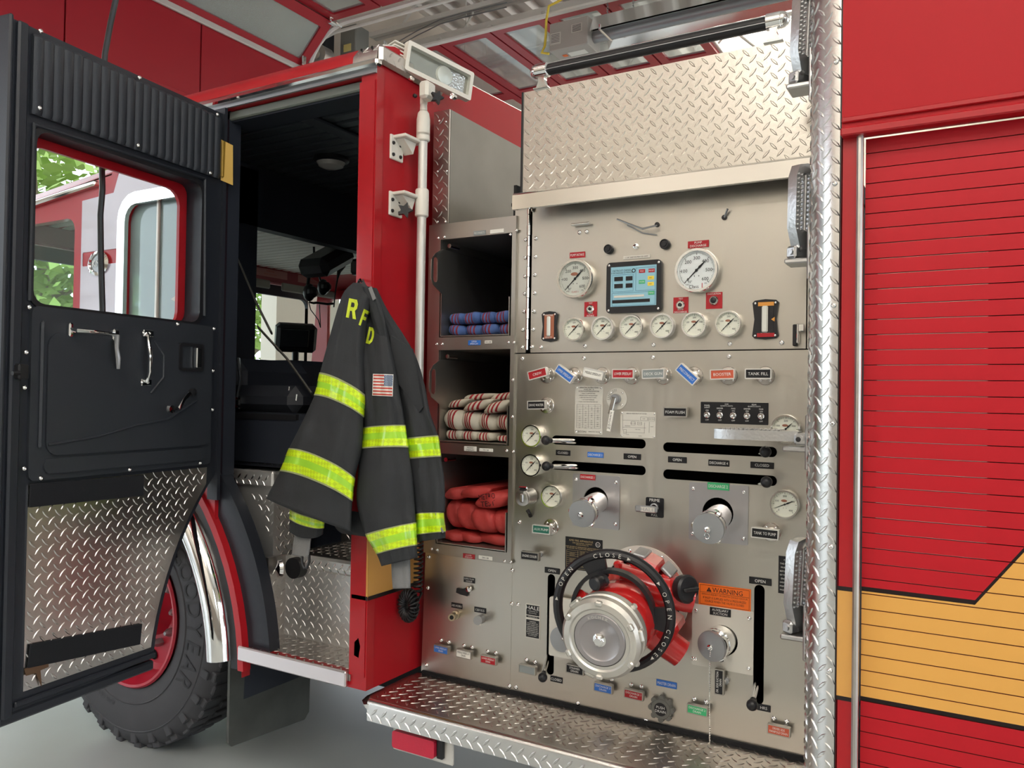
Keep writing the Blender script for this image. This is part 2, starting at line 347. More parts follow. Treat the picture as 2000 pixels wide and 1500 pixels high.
lb = MB().box((-3.2, 3.967, 4.50), (.1, .004, .1)).box((-3.0, 3.967, 4.55), (.1, .004, .07))
lb.build('rating_label', PALE, t)
lk = MB()
for j in range(6): lk.box((-3.2, 3.964, 4.535 - j * .013), (.08, .002, .003)); lk.box((-3.0, 3.964, 4.575 - j * .01), (.08, .002, .003))
lk.build('small_print', INK, t, kind='stuff')
MB().box((-3.05, 4.1, 4.398), (.16, .08, .003)).build('under_label', TW, t)
MB().box((-3.17, 4.1, 4.397), (.04, .04, .003)).build('orange_sticker', ORG, t)
rf = MB(); pr = [(-.2, -.05), (-.13, .09), (.13, .09), (.2, -.05)]
rf.add([(-2.85, 4.1 + a, 4.52 + b) for a, b in pr] + [(3.5, 4.1 + a, 4.52 + b) for a, b in pr] + [(-2.85, 4.1 + a * .97, 4.51 + b) for a, b in pr] + [(3.5, 4.1 + a * .97, 4.51 + b) for a, b in pr], [(i + o, i + 1 + o, i + 5 + o, i + 4 + o) for o in (0, 8) for i in range(3)])
rf.build('reflector', POL, t)
MB().cyl((-2.9, 4.1, 4.50), (3.5, 4.1, 4.50), .05, .05, 14).build('burner_tube', GREYP, t)
MB().box((-2.75, 4.0, 4.47), (.02, .25, .05), .004).build('hanger_strap', CHR, t)
for cx in (-2.78, -2.55):
    for k in range(22): MB().lathe([(.006, -.002), (.010, -.002), (.010, .002), (.006, .002)], 8, 0, Matrix.Translation((cx, 4.1, 4.63 + k * .03)) @ Matrix.Rotation(PI / 2, 4, 'X' if k % 2 else 'Y') @ Matrix.Diagonal((1, 1.6, 1, 1))).build('chain_link', GREYP, t)
t = thing('gas_hose', 'yellow gas hose looping down to the heater box', 'hose', (-3.3, 4.0, 4.5))
MB().tube([PY(u, v, 4.0) for u, v in ((1110, -10), (1090, 3), (1072, 12), (1067, 40), (1066, 70), (1064, 90), (1058, 103), (1072, 105))], .011, 8).build('tube', YEL, t)
t = thing('hanging_conduit', 'pale flexible conduit hanging from the roof truss', 'cable', (-4.5, 4.6, 5.0))
MB().tube([PY(u, v, 4.6) for u, v in ((915, -8), (927, 5), (922, 30), (905, 60), (899, 90), (899, 119))], .012, 6).tube([PY(u, v, 4.6) for u, v in ((911, -8), (910, 50), (907, 118))], .006, 6).build('conduit', WHITE, t)
t = thing('white_conduit', 'white conduit curving up from the raised door corner along the roof', 'pipe', (-5.2, 3.5, 4.7))
MB().tube([PY(u, v, 3.55) for u, v in ((588, 140), (594, 115), (608, 95), (628, 77), (655, 63), (720, 45), (800, 22), (900, -6))], .016, 8).build('pipe', WHITE, t)
t = thing('loose_cable', 'thin dark cables lying along the lower truss chord', 'cable', (-4, 4.55, 5.3))
for o_ in (0, 9): MB().tube([PY(u, v + o_, 4.52) for u, v in ((700, 118), (760, 92), (815, 60), (860, 38), (905, 25), (990, 5))], .006, 5).build('cable', GREYP, t)
t = thing('hanging_power_cable', 'long black cable hanging down past the open cab door window', 'cable', (-3.6, -.62, .8))
MB().tube([PY(u, v, -.62) for u, v in ((232, -60), (226, 0), (216, 45), (205, 105), (199, 200), (197, 290), (199, 330), (200, 370), (196, 420), (197, 500), (200, 600), (201, 760), (203, 1000))], .009, 8).build('cable', BKP, t)
# trees beyond the open doors
LEAF = mat('leaves', (.22, .32, .07), rough=.6, noise=(1.2, .55)); BARK = mat('bark', (.18, .14, .10), rough=.9)
def tree(x, y, h, r, label, n=2600):
    t = thing('tree', label, 'tree', (x, y, 0), 'trees beyond the garage doors')
    tk = MB().tube([(x, y, -.05), (x + .1, y, h * .4), (x - .1, y + .1, h * .75)], [.22, .16, .06], 8)
    for k in range(7):
        a = k * 2.4; tk.tube([(x, y, h * (.35 + .05 * k)), (x + math.cos(a) * r * .7, y + math.sin(a) * r * .7, h * (.5 + .06 * k))], [.06, .015], 5)
    tk.build('trunk', BARK, t); f = MB()
    for k in range(n):
        c = Vector((random.gauss(0, .42), random.gauss(0, .42), random.gauss(0, .34)))
        if c.length > 1.1: continue
        p = Vector((x + c.x * r, y + c.y * r, h * .62 + c.z * h * .55)); s = random.uniform(.08, .2)
        a = Vector((random.uniform(-1, 1), random.uniform(-1, 1), random.uniform(-.6, .6))).normalized(); b = a.orthogonal().normalized()
        f.add([p - a * s, p + b * s * .5, p + a * s, p - b * s * .5], [(0, 1, 2, 3)])
    f.build('foliage', LEAF, t, kind='stuff')
for (x, y, h, r, l) in [(-13, 5.2, 5.6, 2.6, 'tall leafy tree framed in the open door window'), (-16, 12, 6.5, 3.0, 'broad leafy tree to the right outside the door'), (-20, 1.0, 6.2, 2.6, 'leafy tree straight ahead of the engine'), (-14.5, -5, 6, 2.6, 'leafy tree out beyond the left-hand bay')]: tree(x, y, h, r, l)
t = MB().box((-19, 4, .35), (.3, 40, .7)); struct('trim_9', t, GRS)
# ================================================================== THE FIRE ENGINE
ENG = thing('fire_engine', 'red fire engine with open cab door and stainless pump panel', 'fire engine', (-2, 1, 0))
def part(mb, name, m, parent=ENG, label=None, M=None, **k):
    o = mb.build(name, m, parent, M if M is not None else I4, **k)
    if label: o['label'] = label
    return o
YB = -.25                      # plane of the body side and cab side
AC = (-3.0, .5)                # centre of the front wheel arch
def xz(poly, y0, y1, m, name, label=None, holes=(), parent=ENG):      # plate drawn in x,z between depths y0 (front) and y1 (back)
    return part(MB().prism(poly, -y1, -y0, 0, XZ, holes), name, m, parent, label)
def yz(poly, x0, x1, m, name, label=None, holes=(), parent=ENG): return part(MB().prism(poly, x0, x1, 0, YZ, holes), name, m, parent, label)
RIVET = {}
def bolt_mesh(r):
    if r not in RIVET:
        mb = MB().lathe([(r, 0), (r * .95, r * .35), (r * .7, r * .62), (r * .42, r * .72), (r * .38, r * .35), (0, r * .35)], 12)
        o = mb.build('bolt', CHR); RIVET[r] = o.data; bpy.data.objects.remove(o)
    return RIVET[r]
def bolt(parent, M, r=.0068): return link('bolt', bolt_mesh(r), parent, M)
def bolts(parent, pix, Y=-.003, r=.0068):
    for u, v in pix: bolt(parent, FM(PY(u, v, Y)), r)
# ---- cab side skin
outline = [(-1.60, .56), (-1.60, 2.45), (-2.80, 2.45), (-2.90, 2.27), (-4.2, 2.16), (-4.35, 1.5), (-4.35, .6), (-3.868, .5)] + arc(*AC, .868, PI, 0, 28)[1:] + [(-2.132, .56)]
door_hole = [(-1.66, .6), (-1.66, 2.42), (-2.28, 2.42), (-2.28, 1.02)] + arc(*AC, .885, math.atan2(.52, .72), math.atan2(.1, .87), 8)[1:] + [(-2.12, .6)]
mid_win = rrect(-2.80, 1.5, -2.43, 2.15, .07); fr_win = rrect(-4.0, 1.55, -3.13, 2.13, .05)
skin = xz(outline, YB, YB + .035, RED, 'cab_side', None, [door_hole, mid_win, fr_win])
xz([(-3.08, 1.2), (-2.41, 1.2), (-2.41, 2.41), (-2.79, 2.41), (-2.88, 2.20), (-3.08, 2.19)], YB - .003, YB, mat('pale_lilac', (.56, .52, .60), rough=.3, coat=.5), 'pale_field', 'pale lilac field on the cab side', [mid_win, rrect(-3.07, 1.93, -2.85, 1.985, .004, 1)])  # pale lilac plate over the red skin, cut out around the window
ring = MB().prism(rrect(-2.835, 1.465, -2.395, 2.185, .10), -YB - 0, -YB + .016, 0, XZ, [rrect(-2.79, 1.51, -2.44, 2.14, .06)])
sw = part(ring, 'side_window', POL, label='chrome framed sliding side window')
part(MB().box((-2.615, YB + .02, 1.83), (.37, .006, .66)), 'pane', mat('tinted_pane', (.50, .66, .68), rough=.04, trans=.55, spec=.9), sw)
part(MB().box((-2.63, YB + .012, 1.83), (.014, .012, .63), .003), 'mullion', SILV, sw)
st = MB(); cx, cz = -2.515, 1.78
st.prism([(cx + (.035 if i % 2 == 0 else .014) * math.cos(i * PI / 4), cz + (.05 if i % 2 == 0 else .017) * math.sin(i * PI / 4)) for i in range(8)], -YB - .013, -YB - .012, 0, XZ)
part(st, 'star_decal', INKW, sw)
part(MB().prism(circ(-2.515, 1.66, .036, 16), -YB - .014, -YB - .013, 0, XZ).text('911', 0, 0, .03, .002, 1, FM((-2.515, YB + .012, 1.66))), 'round_decal', [INKR, INKW], sw)
bad = part(MB().lathe([(.062, 0), (.066, .006), (.05, .012), (.046, .006)], 28, 0, FM((-2.96, YB - .003, 1.935)) @ Matrix.Diagonal((1, .72, 1, 1))), 'oval_badge', CHR, label='chrome oval maker badge')
part(MB().lathe([(.048, .004), (.0, .006)], 28, 0, FM((-2.96, YB - .003, 1.935)) @ Matrix.Diagonal((1, .72, 1, 1))).text('KME', 0, 0, .024, .008, 1, FM((-2.96, YB - .003, 1.935))), 'badge_face', [GREYP, INKW], bad)
part(MB().box((-3.565, YB + .02, 1.84), (.88, .006, .60)), 'front_door_pane', mat('front_pane', (.9, 1, .95), rough=.02, trans=.95, ior=1.1))
part(MB().box((-3.62, YB - .01, 2.19), (1.3, .03, .02), .006, 0, Matrix.Translation((-3.62, 0, 2.19)) @ Matrix.Rotation(-.085, 4, 'Y') @ Matrix.Translation((3.62, 0, -2.19))), 'drip_rail', POL)
# mirror arm ahead of the front door
mr = part(MB().box((-3.75, -.55, 1.95), (.06, .2, .34), .02), 'side_mirror', BKP); part(MB().tube([(-3.8, YB, 2.1), (-3.78, -.42, 2.14), (-3.76, -.5, 2.05)], .012, 8), 'mirror_arm', CHR, mr)
# ---- roof, rounded over the door
rf = MB(); pr = [(-.25, 2.45), (-.245, 2.49), (-.22, 2.52), (-.17, 2.535), (0, 2.55), (1.0, 2.60), (2.0, 2.55), (2.22, 2.52), (2.25, 2.45)]
n = len(pr)
for x0, x1 in ((-2.82, -1.70), (-1.70, -1.604)):
    r = MB(); r.add([(x0, a, b) for a, b in pr] + [(x1, a, b) for a, b in pr], [(i, i + n, i + n + 1, i + 1) for i in range(n - 1)] + ([tuple(range(n))[::-1]] if x0 < -2 else []) + ([tuple(range(n, 2 * n))] if x1 > -1.65 else []))
    part(r, 'roof_panel' if x0 < -2 else 'roof_end_trim', RED if x0 < -2 else ALU, label=None if x0 < -2 else 'tread plate roof end trim')
    if x0 > -2:
        fn = lambda a, b: (Vector((-1.70 + a, -.247 + b * .16 if b < .09 else -.235 + (b - .09) * .8, 2.46 + b * .6 if b < .09 else 2.514 + (b - .09) * .14)), Vector((1, 0, 0)), Vector((0, .3, .95)).normalized() if b < .09 else Vector((0, .97, .2)).normalized(), Vector((0, -.95, .3)).normalized() if b < .09 else Vector((0, -.2, .97)).normalized())
        part(MB().loz(fn, .1, .4, p=.03), 'tread', ALU, kind='stuff')
low = MB(); pl = [(-.25, 0), (-.2, .05), (0, .09), (2.0, .09), (2.25, 0)]
low.add([(-2.85, a, 2.28 + b) for a, b in pl] + [(-4.2, a, 2.16 + b) for a, b in pl], [(i, i + 1, i + 6, i + 5) for i in range(4)]); part(low, 'front_roof', RED)
part(MB().prism([(-.25, 2.26), (2.25, 2.26), (2.25, 2.45), (2.0, 2.55), (1, 2.6), (0, 2.55), (-.17, 2.535), (-.25, 2.45)], -2.86, -2.82, 0, YZ), 'raised_roof_front', RED)
part(MB().box((-2.2, YB - .012, 2.445), (1.24, .03, .022), .006), 'drip_rail', POL, label='bright drip rail over the cab door')
part(MB().box((-2.0, YB - .004, 2.428), (.8, .008, .016)), 'door_seal', GREYP)
# ---- rear wall of the cab, slightly raked, with a tread plate trim along its top
def wallx(y): return -1.60 + max(0, min(1, (y + .25) / .25)) * .03
wall = MB(); wp = [(-.216, .56), (2.25, .56), (2.25, 2.45), (2.22, 2.515), (2.0, 2.545), (1.0, 2.595), (0, 2.545), (-.17, 2.53), (-.216, 2.515)]
wall.prism(wp, -1.64, -1.60, 0, YZ)
part(wall, 'cab_rear_wall', mat('rear_wall_red', (.40, .006, .013), rough=.45, spec=.3))
part(MB().box((-1.63, -.2, 1.5), (.055, .098, 1.88)), 'door_post', RED)
def zt(u, v): return PX(u, v, -1.60).z
g0, g1 = .838, 1.10
part(MB().add([(-1.598, -.251, g0), (-1.598, .0, g0), (-1.598, .0, g1), (-1.598, -.251, g1)], [(0, 1, 2, 3)]).add([(-1.598, -.252, g0), (-1.598, -.252, g1), (-1.66, -.252, g1), (-1.66, -.252, g0)], [(0, 1, 2, 3)]), 'gold_stripe', GOLD)
part(MB().add([(-1.597, -.251, g0 - .008), (-1.597, .0, g0 - .008), (-1.597, .0, g0 + .004), (-1.597, -.251, g0 + .004)], [(0, 1, 2, 3)]).add([(-1.598, -.253, g0 - .008), (-1.598, -.253, g0 + .004), (-1.66, -.253, g0 + .004), (-1.66, -.253, g0 - .008)], [(0, 1, 2, 3)]), 'pinstripe', BLK)
part(MB().prism([(-.246, .66), (-.228, .655), (-.222, .69), (-.23, .715), (-.245, .70)], 0, .001, 0, Matrix.Translation((0, 0, 0)) @ Matrix(((1, 0, 0, -1.4), (0, 0, -1, -.252), (0, 1, 0, 0), (0, 0, 0, 1)))), 'paint_chip', WHITE)
tr_ = MB().box((-1.592, -.09, 2.478), (.022, .33, .058), .010); tp = part(tr_, 'wall_top_trim', ALUD, label='dull tread plate trim along the wall top')
part(MB().loz(plane_fn((-1.581, -.25, 2.45), (0, 1, 0), (0, 0, 1)), .31, .056, p=.03), 'tread', ALUD, tp, kind='stuff')
part(MB().box((-1.635, -.252, 1.5), (.06, .002, 1.8)), 'door_post_face', RED)
# ---- step well
NOSE = mat('satin_nose_pink_reflection', (.72, .66, .66), metal=.9, rough=.28)  # silver nosing with a pink reflection put into its base colour
stp = part(MB().box((-1.895, -.16, .59), (.475, .19, .02)), 'step_floor', ALUD)
part(MB().loz(plane_fn((-2.12, -.245, .6), (1, 0, 0), (0, 1, 0)), .46, .18, p=.028), 'tread', ALUD, stp, kind='stuff')
part(MB().box((-1.90, -.262, .586), (.47, .014, .048), .004), 'step_nosing', NOSE, label='satin step nosing with a pink reflection in its colour')
def treadwall(c, d, O, U, V, w, h, name, m=ALU, parent=ENG, clip=None, label=None, **k):
    o = part(MB().box(c, d), name, m, parent, label); lz = MB().loz(plane_fn(O, U, V), w, h, clip=clip, **k)
    (part(lz, 'tread', m, o, kind='stuff')); return o
treadwall((-1.895, -.055, .735), (.475, .02, .28), (-2.13, -.065, .6), (1, 0, 0), (0, 0, 1), .46, .25, 'step_riser', ALUR)
treadwall((-2.14, -.10, .74), (.02, .09, .28), (-2.13, -.145, .6), (0, 1, 0), (0, 0, 1), .08, .25, 'step_side', ALUD, clip=None)
part(MB().box((-1.88, -.062, .865), (.44, .03, .05), .008), 'upper_step_nosing', ALUR); part(MB().loz(plane_fn((-2.08, -.078, .842), (1, 0, 0), (0, 0, 1)), .42, .046, p=.023), 'tread', ALU, kind='stuff')
treadwall((-1.88, .08, .88), (.44, .28, .02), (-2.09, -.04, .89), (1, 0, 0), (0, 1, 0), .42, .24, 'upper_step_floor', ALUD)
treadwall((-1.88, .23, 1.05), (.50, .02, .34), (-2.11, .22, .89), (1, 0, 0), (0, 0, 1), .44, .30, 'upper_step_riser', ALUD)
bb = treadwall((-2.28, -.02, 1.0), (.26, .17, .32), (-2.41, -.105, .85), (1, 0, 0), (0, 0, 1), .26, .24, 'battery_box', ALUR, p=.026, clip=lambda a, b: math.hypot(a + .59, b + .35) > .94)
part(MB().loz(plane_fn((-2.15, -.1, .85), (0, 1, 0), (0, 0, 1)), .16, .28, p=.026), 'tread', ALUD, bb, kind='stuff')
part(MB().box((-2.28, -.11, 1.145), (.27, .02, .055), .006), 'box_lid_edge', ALUR, bb, 'bright lid edge')
part(MB().loz(plane_fn((-2.41, -.12, 1.12), (1, 0, 0), (0, 0, 1)), .25, .05, p=.025), 'tread', ALU, bb, kind='stuff')
fl = part(MB().cyl((-2.06, -.10, .845), (-2.06, -.03, .845), .036, .036, 20), 'step_lamp', BKP, label='round black step lamp')
part(MB().lathe([(.034, 0), (.03, .012), (.0, .02)], 20, 0, Matrix.Translation((-2.095, -.12, .845)) @ Matrix.Rotation(PI / 2, 4, 'X') @ Matrix.Rotation(-.5, 4, 'Y')), 'lens', CHR, fl)
# black jamb behind the wheel arch
J = [(-2.30, 1.30), (-2.37, 1.12)] + arc(*AC, .868, math.atan2(.58, .646), math.atan2(.04, .867), 12) + [(-2.02, .6)] + arc(*AC, .985, math.atan2(.1, .98), math.atan2(.74, .65), 12)
xz([(x, z) for x, z in J], -.235, -.19, BKM, 'door_jamb')
xz(arc(*AC, .888, 0.03, 1.3, 16) + arc(*AC, .862, 1.3, 0.03, 16), YB - .012, YB + .02, RED, 'arch_lip')
xz(arc(*AC, .862, 0.03, 2.9, 30) + arc(*AC, .822, 2.9, 0.03, 30), YB - .004, YB + .02, BKP, 'arch_seal', 'black rubber arch seal')
part(MB().tube([(x, -.25 + 0, z) for x, z in arc(*AC, .772, .06, 2.9, 40)], .05, 14, flat=1), 'chrome_fender', CHR, label='polished chrome wheel fender')
wellp = MB().tube([(x, .05, z) for x, z in arc(*AC, .84, -.1, 3.2, 30)], .02, 4)
wl = MB(); a_ = arc(*AC, .85, -.1, 3.25, 30)
wl.add([(x, -.22, z) for x, z in a_] + [(x, .6, z) for x, z in a_], [(i, i + 1, i + 32, i + 31) for i in range(30)]).add([(-3.9, .6, .2), (-2.1, .6, .2), (-2.1, .6, 1.4), (-3.9, .6, 1.4)], [(0, 1, 2, 3)])
part(wl, 'wheel_well', INT)
# ---- mud flap
xf = -2.43
part(MB().prism([(-.05, .47), (-.05, .145), (-.035, .13), (.34, .105), (.365, .13), (.37, .47)], xf, xf + .012, 0, YZ), 'mud_flap', mat('flap_rubber', (.075, .078, .07), rough=.62, noise=(9, .45)))
# ---- front wheel
WC = Vector((-3.03, -.05, .54)); WMx = FM(WC)
WR = .54
wh = part(MB().lathe([(.30, -.30), (.5, -.30), (WR - .012, -.27), (WR, -.25), (WR, -.035), (WR - .02, -.012), (.48, .004), (.42, .008), (.34, 0), (.305, -.012), (.295, -.03)], 72), 'front_wheel', RUB, M=WMx, label='black truck tyre on a red steel rim')
lug = MB()
for k in range(56):
    a = 2 * PI * k / 56; T = Matrix.Rotation(a, 4, 'Z')
    lug.box((WR - .008, 0, -.050 if k % 2 else -.065), (.028, .040, .075), .004, 0, T); lug.box((WR, 0, -.14), (.02, .03, .07), .003, 0, T @ Matrix.Rotation(.05, 4, 'Z'))
    if k % 2: lug.box((.500, 0, -.003), (.040, .034, .012), .003, 0, T)
part(lug, 'tread_lugs', RUB, wh, M=WMx, kind='stuff')
part(MB().lathe([(.47, .004), (.474, .0075), (.478, .004)], 72).lathe([(.36, .002), (.364, .0065), (.368, .003)], 72), 'sidewall_rib', RUB, wh, M=WMx)
lt = MB()
for s_, a0, rr, hh in (('GOODYEAR', .70, .418, .078), ('GOODYEAR', .70 + PI, .418, .078)):
    for i, c in enumerate(s_): a = a0 - (i - .0) * .175; lt.text(c, 0, 0, hh, .0095, 0, Matrix.Rotation(a - PI / 2, 4, 'Z') @ Matrix.Translation((0, rr, 0)), sx=.85)
for i, c in enumerate('425/65R22.5'): a = -1.75 - i * .05; lt.text(c, 0, 0, .018, .0095, 0, Matrix.Rotation(a - PI / 2, 4, 'Z') @ Matrix.Translation((0, .385, 0)))
part(lt, 'tyre_lettering', RUBL, wh, M=WMx, kind='stuff')
part(MB().lathe([(.305, -.002), (.298, .006), (.288, .004), (.28, -.02), (.265, -.05), (.262, -.12), (.24, -.135), (.12, -.125), (.10, -.09), (.098, -.01), (.085, .0), (0, .004)], 60), 'rim', mat('rim_red', (.42, .015, .035), rough=.35, coat=.3), wh, M=WMx)
nt = MB(); hl = MB()
for k in range(10):
    a = 2 * PI * k / 10
    hl.lathe([(.022, -.1275), (.0, -.1272)], 12, 0, Matrix.Translation((.205 * math.cos(a + .3), .205 * math.sin(a + .3), -.0005)) @ Matrix.Diagonal((1, 1, 1, 1)))
nme = MB().lathe([(.017, -.13), (.017, -.10), (.008, -.085), (0, -.085)], 6).build('wheel_nut', GREYP, wh, WMx @ Matrix.Translation((.15, 0, 0))).data
for k in range(1, 10): a = 2 * PI * k / 10; link('wheel_nut', nme, wh, WMx @ Matrix.Translation((.15 * math.cos(a), .15 * math.sin(a), 0))); part(hl, 'hand_holes', DARK, wh, M=WMx)
# ---- cab interior
cabi = MB()
def add(name, m, *boxes, label=None, parent=ENG, r=0):
    mb = MB()
    for c, d in boxes: mb.box(c, d, r)
    return part(mb, name, m, parent, label)
add('rear_lining', INT, ((-1.66, 1.0, 1.7), (.03, 2.3, 1.7)))
add('partition', INT, ((-2.75, .06, 1.6), (.06, .50, 1.6)), ((-2.75, 1.0, 2.29), (.06, 2.45, .26)), ((-2.75, 1.2, 1.2), (.06, 2.1, .75)), ((-2.75, 1.9, 1.8), (.06, .6, 1.3)), ((-2.75, -.1, 2.1), (.05, .2, .7)))
add('engine_cover', INT, ((-3.2, 1.0, 1.35), (.9, .9, .5)), ((-2.3, 1.1, 1.0), (1.0, .9, .5)), r=.04)
add('cab_floor', INT, ((-3.0, 1.1, .84), (2.6, 2.2, .04)))
add('cab_header', INT, ((-1.97, -.17, 2.40), (.66, .10, .035)), ((-2.3, -.205, 1.7), (.06, .05, 1.5)))
hd = part(MB().box((-2.0, -.215, 2.403), (.66, .03, .03), .004), 'header_channel', mat('header_grey', (.16, .18, .16), rough=.4))
cl = MB()
for i in range(34): cl.box((-2.2, -.12 + i * .068, 2.432), (1.1, .05, .014), .004)
cp = part(MB().box((-2.2, 1.1, 2.443), (1.15, 2.35, .012)), 'cab_ceiling', INT); part(cl, 'ceiling_rib', mat('ceiling_vinyl', (.045, .052, .06), rough=.42), cp, kind='stuff')
part(MB().box((-2.08, 1.0, 2.418), (.07, 2.2, .012), .004), 'ceiling_strip', mat('strip_grey', (.04, .045, .055), rough=.5), cp)
dl = part(MB().lathe([(.075, 0), (.075, .012), (.06, .02)], 24, 0, Matrix.Translation((-2.36, .37, 2.425)) @ Matrix.Rotation(PI, 4, 'X')), 'dome_lamp', BKP, label='round cab dome lamp')
part(MB().lathe([(.06, .018), (.05, .035), (.025, .045), (0, .047)], 24, 0, Matrix.Translation((-2.36, .37, 2.425)) @ Matrix.Rotation(PI, 4, 'X')), 'lens', mat('lamp_lens', (.5, .48, .45), rough=.25), dl)
yz([(-.2, .6), (2.2, .6), (2.2, 2.45), (-.2, 2.45)], -4.30, -4.27, INT, 'cab_front', None, [rrect(.0, 1.55, 2.2 - .0, 2.12, .06)])
part(MB().box((-4.285, 1.1, 1.83), (.006, 2.2, .6)), 'windshield', mat('windshield_glass', (.93, 1, .96), rough=0, trans=1, ior=1.05))
xz([(-4.35, .55), (-1.6, .55), (-1.6, 2.45), (-2.8, 2.45), (-2.9, 2.27), (-4.2, 2.16)], 2.22, 2.25, RED, 'passenger_side', None, [rrect(-4.1, 1.5, -3.0, 2.12, .05), rrect(-2.6, 1.4, -2.0, 2.1, .05)])
part(MB().box((-3.55, 2.235, 1.81), (1.1, .006, .6)), 'passenger_pane', mat('front_pane', (1, 1, 1)))
fc = MB()
for i in range(34): fc.box((-3.5, .0 + i * .068, 2.268), (1.42, .052, .012), .004)
f0 = part(MB().box((-3.5, 1.05, 2.28), (1.45, 2.3, .012)), 'front_ceiling', INTL); part(fc, 'ceiling_rib', INTL, f0, kind='stuff')
hp = part(MB().box((-4.1, 1.15, 2.22), (.05, 2.1, .11), .01), 'warning_header', mat('pink_red_header', (.34, .07, .08), rough=.5), label='dull red header panel over the windshield')
tx = MB()
for i in range(4): tx.box((-4.073, 1.25 + i * .4, 2.23), (.002, .3, .05)); 
part(tx, 'notice_plate', mat('pink_notice', (.55, .24, .22), rough=.5), hp)
for i in range(4): part(MB().text('WARNING', 0, .012, .010, 0).text('SEAT BELTS MUST BE WORN', 0, -.008, .006, 0, maxw=.24), 'notice_lettering', INKR, hp, M=Matrix(((0, 0, 1, -4.0715), (1, 0, 0, 1.25 + i * .4), (0, 1, 0, 2.23), (0, 0, 0, 1))))
for y_ in (1.35, 1.95): part(MB().box((-4.02, y_, 2.145), (.02, .5, .055), .008), 'sun_visor', mat('visor_grey', (.30, .29, .25), rough=.5))
part(MB().box((-3.95, 1.1, 1.55), (.6, 2.1, .12), .03), 'dashboard', BKP)
mon = part(MB().box((-3.6, 1.42, 1.78), (.09, .24, .17), .02, 0, Matrix.Translation((-3.6, 1.42, 1.78)) @ Matrix.Rotation(-.6, 4, 'Z') @ Matrix.Rotation(.3, 4, 'Y') @ Matrix.Translation((3.6, -1.42, -1.78))), 'dash_monitor', BKP)
part(MB().box((-3.54, 1.40, 1.79), (.012, .17, .11), .004, 0, Matrix.Translation((-3.6, 1.42, 1.78)) @ Matrix.Rotation(-.6, 4, 'Z') @ Matrix.Rotation(.3, 4, 'Y') @ Matrix.Translation((3.6, -1.42, -1.78))), 'screen', mat('dead_screen', (.03, .035, .04), rough=.12), mon)
part(MB().tube([(-3.6, 1.42, 1.7), (-3.62, 1.44, 1.55)], .02, 8), 'monitor_stalk', BKP, mon)
cr = part(MB().box((-3.3, 1.72, 1.68), (.13, .16, .13), .02), 'radio_charger', SILV); part(MB().box((-3.23, 1.72, 1.72), (.02, .13, .07), .008), 'red_lamp', TR, cr)
cr = part(MB().box((-3.3, 2.0, 1.66), (.14, .3, .09), .02), 'console_box', BKP, label='black console box with red face'); part(MB().box((-3.22, 1.97, 1.68), (.02, .2, .04), .004), 'red_strip', TR, cr)
rad = part(MB().box((-2.95, .98, 2.13), (.2, .26, .10), .03, 0, Matrix.Translation((-2.95, .98, 2.13)) @ Matrix.Rotation(.5, 4, 'X') @ Matrix.Translation((2.95, -.98, -2.13))), 'overhead_speaker', BKP)
part(MB().tube([(-2.9, .98, 2.2), (-2.9, .98, 2.28)], .03, 8), 'speaker_mount', BKP, rad)
part(MB().box((-3.1, 1.42, 2.17), (.09, .1, .09), .015), 'cable_clip_block', BKP)
# rear-facing crew seat with belts
seat = part(MB().box((-2.55, .22, 1.28), (.14, .42, .60), .05), 'seat_back', INT); 
st_ = part(MB().box((-2.34, .2, 1.42), (.40, .45, .11), .04), 'seat_cushion', mat('seat_vinyl', (.018, .02, .026), rough=.45))
part(MB().box((-2.34, .2, 1.36), (.42, .46, .02)), 'seat_piping', BKP, st_)
part(MB().box((-2.32, .0, 1.27), (.5, .05, .16)), 'seat_plinth', INT)
for pts in ([PY(u, v, .0) for u, v in ((447, 470), (470, 520), (500, 590), (530, 650))], [PY(u, v, -.02) for u, v in ((432, 500), (440, 560), (436, 640), (446, 700))], [PY(u, v, .02) for u, v in ((505, 640), (560, 700), (610, 770))]):
    part(MB().tube(pts, .018, 6, flat=.25), 'seat_belt', mat('belt_webbing', (.07, .065, .055), rough=.8))
bk = part(MB().box(PY(463, 786, -.03), (.045, .02, .05), .006), 'belt_buckle', CHR); part(MB().box(PY(465, 786, -.045), (.022, .01, .024), .004), 'buckle_button', BKP, bk)
part(MB().tube([PY(u, v, -.03) for u, v in ((466, 700), (470, 740), (464, 775))], .02, 6, flat=.3), 'seat_belt', BKT)
part(MB().tube([PY(u, v, .0) for u, v in ((565, 755), (563, 775), (568, 788), (578, 786), (580, 770))], .004, 6), 'chrome_buckle_ring', CHR)
part(MB().tube([PY(u, v, -.03) for u, v in ((424, 782), (438, 778), (441, 768), (452, 766))], .004, 6), 'seat_latch_bar', CHR)
part(MB().tube([PY(u, v, 0) for u, v in ((430, 585), (436, 600), (432, 640), (437, 660))], .03, 10), 'breathing_hose', mat('tan_hose', (.30, .25, .19), rough=.7), label='tan corrugated breathing hose')
# black tread plate seat riser
pc = PY(520, 861, -.02)
treadwall((-2.30, -.005, 1.275), (.42, .02, .20), (-2.49, -.016, 1.18), (1, 0, 0), (0, 0, 1), .40, .19, 'seat_riser', BKM, p=.026, label='black tread plate seat riser')
hl = MB()
for i in range(7):
    for j in range(4): hl.lathe([(.006, .0), (0, .0006)], 10, 0, FM((-2.40 + i * .042, -.0165, 1.215 + j * .036)))
part(hl, 'vent_holes', DARK)
